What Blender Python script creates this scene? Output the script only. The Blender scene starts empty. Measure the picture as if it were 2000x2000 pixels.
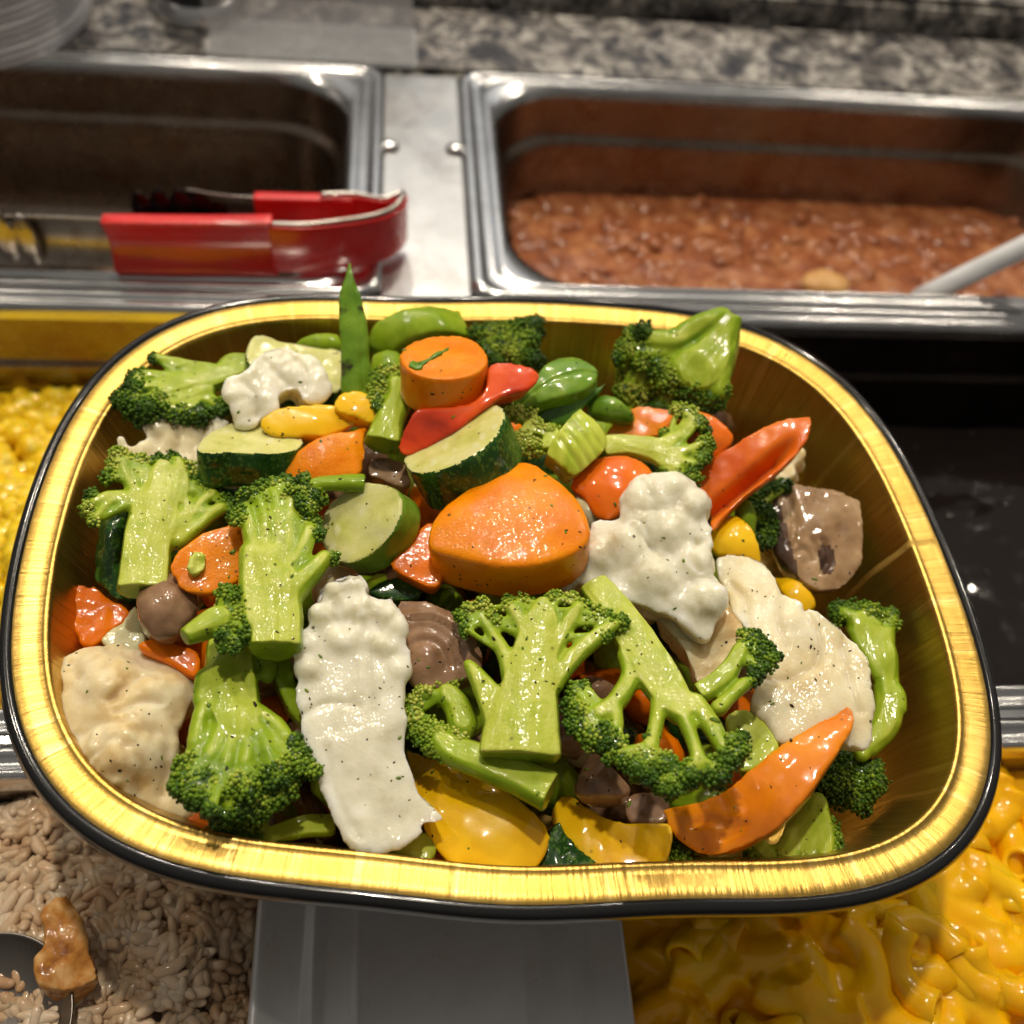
import bpy, bmesh, math, random
import numpy as np
from mathutils import Matrix, Vector
from mathutils.geometry import delaunay_2d_cdt
random.seed(7); RNG = np.random.default_rng(7)
S = bpy.context.scene
C = S.collection

# ------------------------------------------------------------------ camera
FPX = 1850.0                                   # focal length in photo pixels (2000 px square)
CAM = np.array([-0.0267, -0.1302, 0.245])
PITCH, YAW, ROLL = math.radians(52.9), math.radians(10.9), math.radians(8.7)
_cp, _sp = math.cos(PITCH), math.sin(PITCH)
FW = np.array([math.sin(YAW)*_cp, math.cos(YAW)*_cp, -_sp])
_r = np.array([math.cos(YAW), -math.sin(YAW), 0.0]); _u = np.cross(_r, FW)
RT = _r*math.cos(ROLL) + _u*math.sin(ROLL); UP = -_r*math.sin(ROLL) + _u*math.cos(ROLL)
cd = bpy.data.cameras.new('camera'); cam = bpy.data.objects.new('camera', cd); C.objects.link(cam)
M = Matrix.Identity(4)
for i in range(3):
    M[i][0], M[i][1], M[i][2], M[i][3] = RT[i], UP[i], -FW[i], CAM[i]
cam.matrix_world = M
cd.sensor_width = 36.0; cd.lens = 36.0*FPX/2000.0
cd.clip_start = 0.005; cd.clip_end = 50
cd.dof.use_dof = True; cd.dof.focus_distance = 0.205; cd.dof.aperture_fstop = 11.0
S.camera = cam
S.render.resolution_x = S.render.resolution_y = 1024
S.render.engine = 'CYCLES'

# ------------------------------------------------------------------ world and lamps
W = bpy.data.worlds.new('World'); S.world = W; W.use_nodes = True
nt = W.node_tree; bg = nt.nodes['Background']
tc = nt.nodes.new('ShaderNodeTexCoord'); sx = nt.nodes.new('ShaderNodeSeparateXYZ')
cr = nt.nodes.new('ShaderNodeValToRGB'); ma = nt.nodes.new('ShaderNodeMapRange')
nt.links.new(tc.outputs['Generated'], sx.inputs[0]); nt.links.new(sx.outputs['Z'], ma.inputs[0])
ma.inputs[1].default_value = -1; ma.inputs[2].default_value = 1
nt.links.new(ma.outputs[0], cr.inputs[0]); nt.links.new(cr.outputs[0], bg.inputs[0])
cr.color_ramp.elements[0].color = (.10, .085, .07, 1); cr.color_ramp.elements[0].position = .40
cr.color_ramp.elements[1].color = (.62, .58, .52, 1); cr.color_ramp.elements[1].position = .85
bg.inputs[1].default_value = 0.25

def area_lamp(name, loc, target, size, power, col, shape='DISK'):
    l = bpy.data.lights.new(name, 'AREA'); l.shape = shape; l.size = size; l.energy = power; l.color = col
    o = bpy.data.objects.new(name, l); C.objects.link(o); o.location = loc
    d = Vector(target) - Vector(loc); o.rotation_euler = d.to_track_quat('-Z', 'Y').to_euler()
    return o
for lx, ly, lz, lp in ((-.06, .27, 1.15, 5.2), (.10, .90, 1.20, 3.2), (-.35, .80, 1.2, 1.7), (.80, .95, 1.2, 2.0), (.95, .70, 1.2, 1.8), (-.75, .45, 1.25, 1.8), (-.15, 1.35, 1.25, 1.8), (.40, 1.40, 1.25, 1.5)):
    area_lamp('key_and_sparkle_spot', (lx, ly, lz), (0, .04, 0), .045, lp, (1, .89, .73))  # key spot follows the shadows; further spots added for sparkle on wet food
st = area_lamp('added_reflection_panel', (0, 1.55, 1.0), (0, .2, 0), 1.6, 1.3, (.95, .97, 1), 'RECTANGLE'); st.data.size_y = .6  # light panel added so the bare steel mirrors something bright
S.view_settings.view_transform = 'Standard'; S.view_settings.look = 'None'
S.view_settings.exposure = 0.40; S.view_settings.gamma = 1.0

# ------------------------------------------------------------------ pixel helpers
CROP = {'S': (0, 0, 1.0)}
for k, (ox, oy) in dict(A=(0, 500), B=(650, 560), C=(1100, 560), D=(0, 1100), E=(550, 1100), F=(1100, 1100)).items():
    CROP[k] = (ox, oy, 700/1932)
def src(crop, pts):
    ox, oy, s = CROP[crop]
    p = np.array([q[:2] for q in pts], float)
    return p*s + (ox, oy)
def rays(p):
    p = np.atleast_2d(np.asarray(p, float))
    return FW + RT*((p[:, :1]-1000)/FPX) - UP*((p[:, 1:2]-1000)/FPX)
def at(p, z):
    d = rays(p); return CAM + d*((z-CAM[2])/d[:, 2:3])
def on_plane(p, P0, n):
    d = rays(p); return CAM + d*(((P0-CAM)@n)/(d@n))[:, None]
def pxm(P):                                    # metres per photo pixel at point P
    return ((P-CAM)@FW)/FPX
class Frame:
    def __init__(s, P0, ratio=.9, ang=90.0):
        s.P = np.asarray(P0, float); V = CAM-s.P; V /= np.linalg.norm(V)
        a = math.radians(ang); k = math.sqrt(max(0, 1-ratio*ratio))
        d = RT*math.cos(a)+UP*math.sin(a); d = d-(d@V)*V; d /= np.linalg.norm(d)
        s.n = ratio*V+k*d
        s.u = RT-(RT@s.n)*s.n; s.u /= np.linalg.norm(s.u); s.v = np.cross(s.n, s.u)
    def loc(s, p):
        q = on_plane(p, s.P, s.n)-s.P
        return np.stack([q@s.u, q@s.v], 1)
    def mat(s):
        m = Matrix.Identity(4)
        for i in range(3):
            m[i][0], m[i][1], m[i][2], m[i][3] = s.u[i], s.v[i], s.n[i], s.P[i]
        return m

# ------------------------------------------------------------------ noise
def _h(i, j, k, seed):
    n = (i*374761393 + j*668265263 + k*2147483647 + seed*1274126177) & 0xffffffff
    n = ((n ^ (n >> 13))*1274126177) & 0xffffffff
    return ((n ^ (n >> 16)) & 0xffff)/65535.0
def vnoise(p, seed=0):
    p = np.asarray(p, float); f = np.floor(p).astype(np.int64); t = p-f; t = t*t*(3-2*t); r = 0
    for a in (0, 1):
        for b in (0, 1):
            for c in (0, 1):
                w = (t[:, 0] if a else 1-t[:, 0])*(t[:, 1] if b else 1-t[:, 1])*(t[:, 2] if c else 1-t[:, 2])
                r = r + w*_h(f[:, 0]+a, f[:, 1]+b, f[:, 2]+c, seed)
    return r*2-1
def fbm(p, seed=0, o=3):
    r = 0; a = 1
    for i in range(o):
        r = r+a*vnoise(p*(2**i), seed+i*17); a *= .5
    return r
def worley(p, cell, seed):
    g = np.floor(p/cell).astype(np.int64); best = np.full(len(p), 9.0)
    for a in (-1, 0, 1):
        for b in (-1, 0, 1):
            for c in (-1, 0, 1):
                q = g+(a, b, c)
                f = np.stack([q[:, i]+_h(q[:, 0], q[:, 1], q[:, 2], seed+31*i) for i in range(3)], 1)*cell
                best = np.minimum(best, np.linalg.norm(p-f, axis=1)/cell)
    return best

# ------------------------------------------------------------------ materials
def nodes(name):
    m = bpy.data.materials.new(name); m.use_nodes = True
    n = m.node_tree; return m, n, n.nodes['Principled BSDF']
def add(n, t, **kw):
    x = n.nodes.new('ShaderNode'+t)
    for k, v in kw.items():
        setattr(x, k, v)
    return x
def coords(n, scale=(1, 1, 1)):
    tc = add(n, 'TexCoord'); oi = add(n, 'ObjectInfo'); v = add(n, 'VectorMath', operation='ADD')
    sc = add(n, 'VectorMath', operation='SCALE'); sc.inputs['Scale'].default_value = 3.0
    cmb = add(n, 'CombineXYZ')
    for i in range(3): n.links.new(oi.outputs['Random'], cmb.inputs[i])
    n.links.new(cmb.outputs[0], sc.inputs[0]); n.links.new(tc.outputs['Object'], v.inputs[0]); n.links.new(sc.outputs[0], v.inputs[1])
    mp = add(n, 'Mapping'); mp.inputs['Scale'].default_value = scale
    n.links.new(v.outputs[0], mp.inputs[0]); return mp.outputs[0]
def noise(n, vec, scale, detail=3, rough=.5, dist=0):
    x = add(n, 'TexNoise'); x.inputs['Scale'].default_value = scale; x.inputs['Detail'].default_value = detail
    x.inputs['Roughness'].default_value = rough; x.inputs['Distortion'].default_value = dist
    n.links.new(vec, x.inputs['Vector']); return x.outputs['Fac']
def ramp(n, fac, stops):
    r = add(n, 'ValToRGB'); e = r.color_ramp.elements
    while len(e) < len(stops): e.new(.5)
    for i, (p, c) in enumerate(stops):
        e[i].position = p; e[i].color = tuple(c)+(1,) if len(c) == 3 else c
    n.links.new(fac, r.inputs[0]); return r.outputs[0]
def mixc(n, fac, a, b):
    m = add(n, 'Mix', data_type='RGBA')
    for sock, val in ((m.inputs[0], fac), (m.inputs[6], a), (m.inputs[7], b)):
        if isinstance(val, (tuple, list)): sock.default_value = tuple(val)+(1,) if len(val) == 3 else val
        elif isinstance(val, (int, float)): sock.default_value = val
        else: n.links.new(val, sock)
    return m.outputs[2]
def attr(n, name):
    a = add(n, 'Attribute'); a.attribute_name = name; return a.outputs['Fac']
def bump(n, h, strength, dist, prev=None):
    b = add(n, 'Bump'); b.inputs['Strength'].default_value = strength; b.inputs['Distance'].default_value = dist
    n.links.new(h, b.inputs['Height'])
    if prev: n.links.new(prev, b.inputs['Normal'])
    return b.outputs[0]
def food(name, stops, cscale=150, rough=.33, sss=.25, ssr=(1, .6, .3), sscale=.0025, coat=.35, bstr=.35, bscale=1100, bdist=.0004,
         speck=0.0, stretch=(1, 1, 1), extra=None, coatrough=.07, wet=.75, wd=.30, spec=.12, bd=.30):
    m, n, p = nodes(name); v = coords(n, stretch)
    col = ramp(n, noise(n, v, cscale, 4, .55, .3), stops)
    if extra: col = extra(n, v, col)
    if speck:
        vo = add(n, 'TexVoronoi'); vo.inputs['Scale'].default_value = 330; n.links.new(v, vo.inputs['Vector'])
        f = ramp(n, vo.outputs['Distance'], [(.0, (1, 1, 1)), (.11, (1, 1, 1)), (.16, (0, 0, 0))])
        g = ramp(n, noise(n, v, 120, 2), [(.58, (0, 0, 0)), (.62, (speck,)*3)])
        mm = add(n, 'Math', operation='MULTIPLY'); n.links.new(f, mm.inputs[0]); n.links.new(g, mm.inputs[1])
        col = mixc(n, mm.outputs[0], col, (.035, .03, .015))
    n.links.new(col, p.inputs['Base Color'])
    p.inputs['Roughness'].default_value = rough
    p.inputs['Subsurface Weight'].default_value = sss; p.inputs['Subsurface Radius'].default_value = ssr
    p.inputs['Subsurface Scale'].default_value = sscale
    p.inputs['Specular IOR Level'].default_value = spec
    p.inputs['Coat Weight'].default_value = coat; p.inputs['Coat Roughness'].default_value = coatrough
    b1 = bump(n, noise(n, v, bscale, 3, .6), min(1, bstr*1.6), bdist*bd)
    n.links.new(b1, p.inputs['Normal'])
    b2 = bump(n, noise(n, v, bscale*.75, 2, .5), min(1, wet*1.2), bdist*wd)
    n.links.new(b2, p.inputs['Coat Normal'])
    return m
MT = {}
MT['carrot'] = food('carrot_flesh', [(.3, (.74, .185, .0)), (.55, (.82, .245, .0)), (.75, (.87, .30, .0))], 120, speck=.8, bstr=.5, bscale=1300, bd=.42, wd=.5, coat=.6, coatrough=.05, ssr=(1, .4, .05))
MT['carrot2'] = food('carrot_flesh_dark', [(.3, (.70, .14, .0)), (.7, (.82, .21, .0))], 90, speck=.7, wd=.4, ssr=(1, .4, .05))
MT['caul'] = food('cauliflower_flesh', [(.28, (.58, .46, .24)), (.5, (.73, .65, .43)), (.7, (.79, .74, .56))], 75, speck=.9,
                  sss=.85, ssr=(1, .85, .55), sscale=.0055, bstr=.6, bscale=1300, coat=.6, wd=.5, rough=.42)
MT['caulw'] = food('cauliflower_white', [(.24, (.50, .43, .26)), (.42, (.68, .65, .50)), (.56, (.76, .73, .58)), (.72, (.84, .81, .69))], 130, speck=.8,
                  sss=.9, ssr=(1, .9, .65), sscale=.0055, bstr=.6, bscale=1300, coat=.6, wd=.5, rough=.42)
MT['caulb'] = food('cauliflower_browned', [(.28, (.46, .28, .10)), (.45, (.66, .52, .28)), (.66, (.77, .69, .47))], 95, speck=1.0,
                  sss=.75, ssr=(1, .8, .45), sscale=.0055, bstr=.7, bscale=1300, coat=.35, wd=.6, rough=.45)
def _cutmix(lo, mid, hi):
    def f(n, v, col):
        c = ramp(n, noise(n, v, 140, 4, .6, .4), [(.28, lo), (.5, mid), (.74, hi)])
        mp = add(n, 'Mapping'); mp.inputs['Scale'].default_value = (700, 90, 90); n.links.new(v, mp.inputs[0])
        x = add(n, 'TexNoise'); x.inputs['Scale'].default_value = 1; x.inputs['Detail'].default_value = 3; n.links.new(mp.outputs[0], x.inputs['Vector'])
        g = ramp(n, x.outputs['Fac'], [(.35, (0, 0, 0)), (.7, (.35, .35, .35))])
        c = mixc(n, g, c, hi)
        return mixc(n, attr(n, 'tone'), col, c)
    return f
MT['stalk'] = food('broccoli_stalk', [(.25, (.125, .225, .006)), (.5, (.22, .33, .012)), (.75, (.33, .42, .03))], 130, speck=.6,
                   sss=.25, ssr=(.6, 1, .25), sscale=.002, bstr=.35, extra=_cutmix((.23, .33, .012), (.33, .42, .03), (.46, .51, .08)))
MT['cut'] = food('broccoli_cut_stalk', [(.25, (.16, .27, .008)), (.5, (.27, .38, .016)), (.75, (.38, .47, .045))], 110, speck=.5,
                 sss=.25, ssr=(.7, 1, .3), sscale=.002, bstr=.5, bd=.6, wd=.55, coat=.5, extra=_cutmix((.30, .39, .022), (.42, .48, .05), (.55, .58, .13)))
MT['cutslab'] = food('pale_stem_flesh', [(.25, (.30, .39, .022)), (.5, (.42, .48, .05)), (.75, (.55, .58, .13))], 120, speck=.5, sss=.3, ssr=(.7, 1, .3), sscale=.002)
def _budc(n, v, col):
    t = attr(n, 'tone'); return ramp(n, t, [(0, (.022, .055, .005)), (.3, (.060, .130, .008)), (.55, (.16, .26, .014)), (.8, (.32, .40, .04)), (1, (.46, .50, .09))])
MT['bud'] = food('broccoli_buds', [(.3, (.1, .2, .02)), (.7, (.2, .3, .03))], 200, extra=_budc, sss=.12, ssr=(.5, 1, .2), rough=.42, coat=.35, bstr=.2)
def _seed(n, v, col):
    mp = add(n, 'Mapping'); mp.inputs['Scale'].default_value = (1, .55, .55); n.links.new(v, mp.inputs[0])
    vo = add(n, 'TexVoronoi'); vo.inputs['Scale'].default_value = 330; n.links.new(mp.outputs[0], vo.inputs['Vector'])
    f = ramp(n, vo.outputs['Distance'], [(.22, (.75, .75, .75)), (.34, (0, 0, 0))])
    g = ramp(n, noise(n, v, 130, 2), [(.45, (0, 0, 0)), (.55, (1, 1, 1))])
    mm = add(n, 'Math', operation='MULTIPLY'); n.links.new(f, mm.inputs[0]); n.links.new(g, mm.inputs[1])
    return mixc(n, mm.outputs[0], col, (.66, .66, .36))
MT['zflesh'] = food('zucchini_flesh', [(.3, (.48, .49, .11)), (.5, (.60, .59, .20)), (.72, (.68, .66, .32))], 140, speck=.6, extra=_seed,
                    sss=.4, ssr=(.9, 1, .4), sscale=.004, coat=.6)
def _zs(n, v, col):
    f = noise(n, v, 900, 2, .6); fl = ramp(n, f, [(.52, (0, 0, 0)), (.68, (1, 1, 1))])
    return mixc(n, fl, col, (.10, .20, .03))
MT['zskin'] = food('zucchini_skin', [(.3, (.010, .045, .008)), (.6, (.022, .085, .010)), (.8, (.06, .15, .015))], 110, extra=_zs, sss=.05, coat=.7, rough=.32, bstr=.3, bscale=700)
MT['zskinl'] = food('zucchini_skin_light', [(.3, (.10, .22, .015)), (.6, (.19, .33, .025)), (.8, (.30, .43, .05))], 110, extra=None, sss=.15, coat=.7, rough=.32)
MT['yellow'] = food('yellow_pepper', [(.3, (.74, .40, .004)), (.55, (.84, .50, .006)), (.75, (.88, .58, .02))], 60, rough=.25, coat=.7, bstr=.2, bscale=320, speck=.4, wet=.55, sss=.3, coatrough=.06)
MT['orange'] = food('orange_pepper', [(.25, (.42, .10, .006)), (.42, (.72, .20, .006)), (.6, (.82, .28, .008)), (.8, (.86, .36, .02))], 55, rough=.27, coat=.7, bstr=.2, bscale=320, speck=.4, wet=.55, coatrough=.07)
MT['red'] = food('red_pepper', [(.28, (.30, .022, .006)), (.45, (.62, .05, .008)), (.65, (.74, .10, .010)), (.8, (.78, .17, .012))], 60, rough=.25, coat=.7, bstr=.2, bscale=320, speck=.4, wet=.55, coatrough=.07)
MT['redorange'] = food('red_orange_pepper', [(.28, (.55, .07, .006)), (.5, (.74, .15, .008)), (.75, (.82, .24, .012))], 60, rough=.27, coat=.7, bstr=.2, bscale=320, speck=.4, wet=.55, coatrough=.07)
MT['pea'] = food('pea_pod', [(.3, (.07, .17, .010)), (.5, (.14, .27, .018)), (.75, (.26, .38, .04))], 130, rough=.3, coat=.75, bstr=.2, bscale=600, speck=.5)
def _sc(n, v, col):
    f = ramp(n, noise(n, v, 95, 3, .6), [(.60, (0, 0, 0)), (.66, (.95, .95, .95))]); return mixc(n, f, col, (.03, .022, .01))
MT['peascorch'] = food('scorched_pea_pod', [(.3, (.09, .20, .010)), (.5, (.15, .29, .018)), (.75, (.24, .38, .03))], 130, rough=.3, coat=.75, bstr=.3, bscale=500, speck=.5, extra=_sc)
MT['pead'] = food('pea_pod_dark', [(.3, (.04, .12, .010)), (.6, (.09, .22, .02)), (.8, (.2, .33, .04))], 130, rough=.3, coat=.75, bstr=.2, bscale=600)
MT['celery'] = food('celery', [(.3, (.30, .40, .02)), (.5, (.45, .53, .05)), (.7, (.58, .62, .10))], 240, stretch=(1, .25, 1), coat=.6, bstr=.4, bscale=400)
MT['mush'] = food('mushroom', [(.25, (.12, .06, .028)), (.5, (.25, .14, .075)), (.75, (.38, .24, .14))], 120, rough=.35, coat=.75, sss=.2, bstr=.4, bscale=700, wet=.6)
MT['mushl'] = food('mushroom_flesh', [(.25, (.20, .11, .05)), (.5, (.36, .225, .115)), (.75, (.48, .34, .20))], 120, rough=.35, coat=.7, sss=.25, bstr=.5, bscale=600, wet=.6)
MT['mushd'] = food('mushroom_gills', [(.3, (.035, .018, .012)), (.6, (.10, .055, .035)), (.8, (.2, .12, .08))], 400, stretch=(1, .2, 1), rough=.4, coat=.5, sss=.05, bstr=.7, bscale=500)
MT['onion'] = food('onion', [(.3, (.52, .50, .26)), (.7, (.66, .63, .38))], 60, sss=.5, sscale=.005, coat=.7)
MT['pepperflake'] = food('ground_pepper', [(.3, (.012, .009, .006)), (.7, (.05, .035, .02))], 800, sss=0, coat=.3)
MT['herb'] = food('herb_flecks', [(.3, (.05, .10, .01)), (.7, (.2, .3, .03))], 800, sss=0, coat=.4)
def flat(name, col, rough=.4, metal=0.0, bs=0, bscale=400, bd=.0003, coat=0, aniso=0):
    m, n, p = nodes(name); v = coords(n)
    p.inputs['Metallic'].default_value = metal; p.inputs['Coat Weight'].default_value = coat
    c = ramp(n, noise(n, v, 60, 5, .6), [(.3, tuple(x*.8 for x in col)), (.7, tuple(min(1, x*1.12) for x in col))])
    n.links.new(c, p.inputs['Base Color'])
    r = add(n, 'MapRange'); r.inputs[3].default_value = rough*.75; r.inputs[4].default_value = rough*1.3
    n.links.new(noise(n, v, 45, 5, .65), r.inputs[0]); n.links.new(r.outputs[0], p.inputs['Roughness'])
    if bs: n.links.new(bump(n, noise(n, v, bscale, 3), bs, bd), p.inputs['Normal'])
    return m

# ------------------------------------------------------------------ mesh helpers
def link(o): C.objects.link(o); return o
def tag(o, label, cat, group=None, kind=None):
    if label: o['label'] = label
    if cat: o['category'] = cat
    if group: o['group'] = group
    if kind: o['kind'] = kind
    return o
def mesh_obj(name, verts, faces, m=None, parent=None, mw=None, smooth=True):
    me = bpy.data.meshes.new(name); me.from_pydata([tuple(map(float, v)) for v in verts], [], [tuple(map(int, f)) for f in faces]); me.update()
    if smooth: me.shade_smooth()
    o = link(bpy.data.objects.new(name, me))
    if m: me.materials.append(m)
    if mw is not None and parent is None: o.matrix_world = mw
    if parent: o.parent = parent
    return o
def empty(name, mw=None, loc=None):
    o = link(bpy.data.objects.new(name, None)); o.empty_display_size = .01
    if mw is not None: o.matrix_world = mw
    if loc is not None: o.location = loc
    return o
def bm_mesh(bm, name='tmp'):
    me = bpy.data.meshes.new(name); bm.to_mesh(me); bm.free(); return me
def remeshed(me, voxel, smooth_it=4, fac=.5):
    """voxel-remesh + smooth a closed soup, returns (verts, faces)"""
    o = link(bpy.data.objects.new('tmp', me))
    r = o.modifiers.new('r', 'REMESH'); r.mode = 'VOXEL'; r.voxel_size = voxel
    if smooth_it:
        s = o.modifiers.new('s', 'SMOOTH'); s.factor = fac; s.iterations = smooth_it
    dg = bpy.context.evaluated_depsgraph_get(); ev = o.evaluated_get(dg); m2 = ev.to_mesh()
    V = np.empty(len(m2.vertices)*3); m2.vertices.foreach_get('co', V); V = V.reshape(-1, 3)
    N = np.empty(len(m2.vertices)*3); m2.vertices.foreach_get('normal', N); N = N.reshape(-1, 3)
    ls = np.empty(len(m2.loops), int); m2.loops.foreach_get('vertex_index', ls)
    F = [tuple(ls[p.loop_start:p.loop_start+p.loop_total]) for p in m2.polygons]
    ev.to_mesh_clear(); bpy.data.objects.remove(o); bpy.data.meshes.remove(me)
    return V, N, F
def arr_mesh(name, V, F4, m, parent=None, mw=None, tone=None):
    """fast build: faces as list of equal/unequal tuples"""
    me = bpy.data.meshes.new(name)
    lt = np.array([len(f) for f in F4]); lv = np.fromiter((i for f in F4 for i in f), int)
    me.vertices.add(len(V)); me.vertices.foreach_set('co', np.asarray(V, float).ravel())
    me.loops.add(len(lv)); me.loops.foreach_set('vertex_index', lv)
    me.polygons.add(len(lt)); me.polygons.foreach_set('loop_start', np.concatenate([[0], np.cumsum(lt)[:-1]])); me.polygons.foreach_set('loop_total', lt)
    me.update(calc_edges=True); me.validate(); me.shade_smooth()
    if tone is not None:
        a = me.attributes.new('tone', 'FLOAT', 'POINT'); a.data.foreach_set('value', np.asarray(tone, float))
    if isinstance(m, (list, tuple)):
        for x in m: me.materials.append(x)
    else: me.materials.append(m)
    o = link(bpy.data.objects.new(name, me))
    if parent: o.parent = parent
    elif mw is not None: o.matrix_world = mw
    return o
def ico(sub):
    bm = bmesh.new(); bmesh.ops.create_icosphere(bm, subdivisions=sub, radius=1); bm.verts.ensure_lookup_table()
    V = np.array([v.co[:] for v in bm.verts]); F = np.array([[v.index for v in f.verts] for f in bm.faces]); bm.free(); return V, F
ICO1, ICO2, ICO3 = ico(1), ico(2), ico(3)
def soup(parts):
    V, F, o = [], [], 0
    for v, f in parts:
        V.append(v); F.append(f+o); o += len(v)
    return np.concatenate(V), np.concatenate(F)
def soup_mesh(parts):
    V, F = soup(parts); me = bpy.data.meshes.new('tmp')
    me.vertices.add(len(V)); me.vertices.foreach_set('co', V.ravel())
    k = F.shape[1]; me.loops.add(F.size); me.loops.foreach_set('vertex_index', F.ravel())
    me.polygons.add(len(F)); me.polygons.foreach_set('loop_start', np.arange(len(F))*k); me.polygons.foreach_set('loop_total', np.full(len(F), k))
    me.update(calc_edges=True); return me
def catmull(P, n=6, closed=True):
    P = np.asarray(P, float); k = len(P); out = []
    rng = range(k) if closed else range(k-1)
    for i in rng:
        if closed: a, b, c, d = P[(i-1) % k], P[i], P[(i+1) % k], P[(i+2) % k]
        else: a, b, c, d = P[max(i-1, 0)], P[i], P[i+1], P[min(i+2, k-1)]
        for t in np.arange(n)/n:
            out.append(.5*((2*b)+(-a+c)*t+(2*a-5*b+4*c-d)*t*t+(-a+3*b-3*c+d)*t**3))
    if not closed: out.append(P[-1])
    return np.array(out)
def tube(path, rad, seg=10, caps=True):
    """closed tapered tube; returns (V, tri F)"""
    P = np.asarray(path, float); R = np.asarray(rad, float); n = len(P); V = []; T = np.gradient(P, axis=0)
    T /= np.linalg.norm(T, axis=1)[:, None]+1e-12
    a = np.array([0, 0, 1.]) if abs(T[0][2]) < .9 else np.array([1., 0, 0])
    for i in range(n):
        u = np.cross(T[i], a); u /= np.linalg.norm(u); w = np.cross(u, T[i]); a = w
        th = np.arange(seg)*2*math.pi/seg
        V.append(P[i]+R[i]*(np.cos(th)[:, None]*u+np.sin(th)[:, None]*w))
    V = np.concatenate(V+[P[:1], P[-1:]]); F = []
    for i in range(n-1):
        for j in range(seg):
            b, c = i*seg+j, i*seg+(j+1) % seg
            F += [(b, c, c+seg), (b, c+seg, b+seg)]
    for j in range(seg):
        F += [((j+1) % seg, j, n*seg), ((n-1)*seg+j, (n-1)*seg+(j+1) % seg, n*seg+1)]
    return V, np.array(F)

PIECES = []          # (P0, radius) of each visible vegetable, for the bed below and the seasoning
VEG = []             # mesh objects of the vegetables
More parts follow.
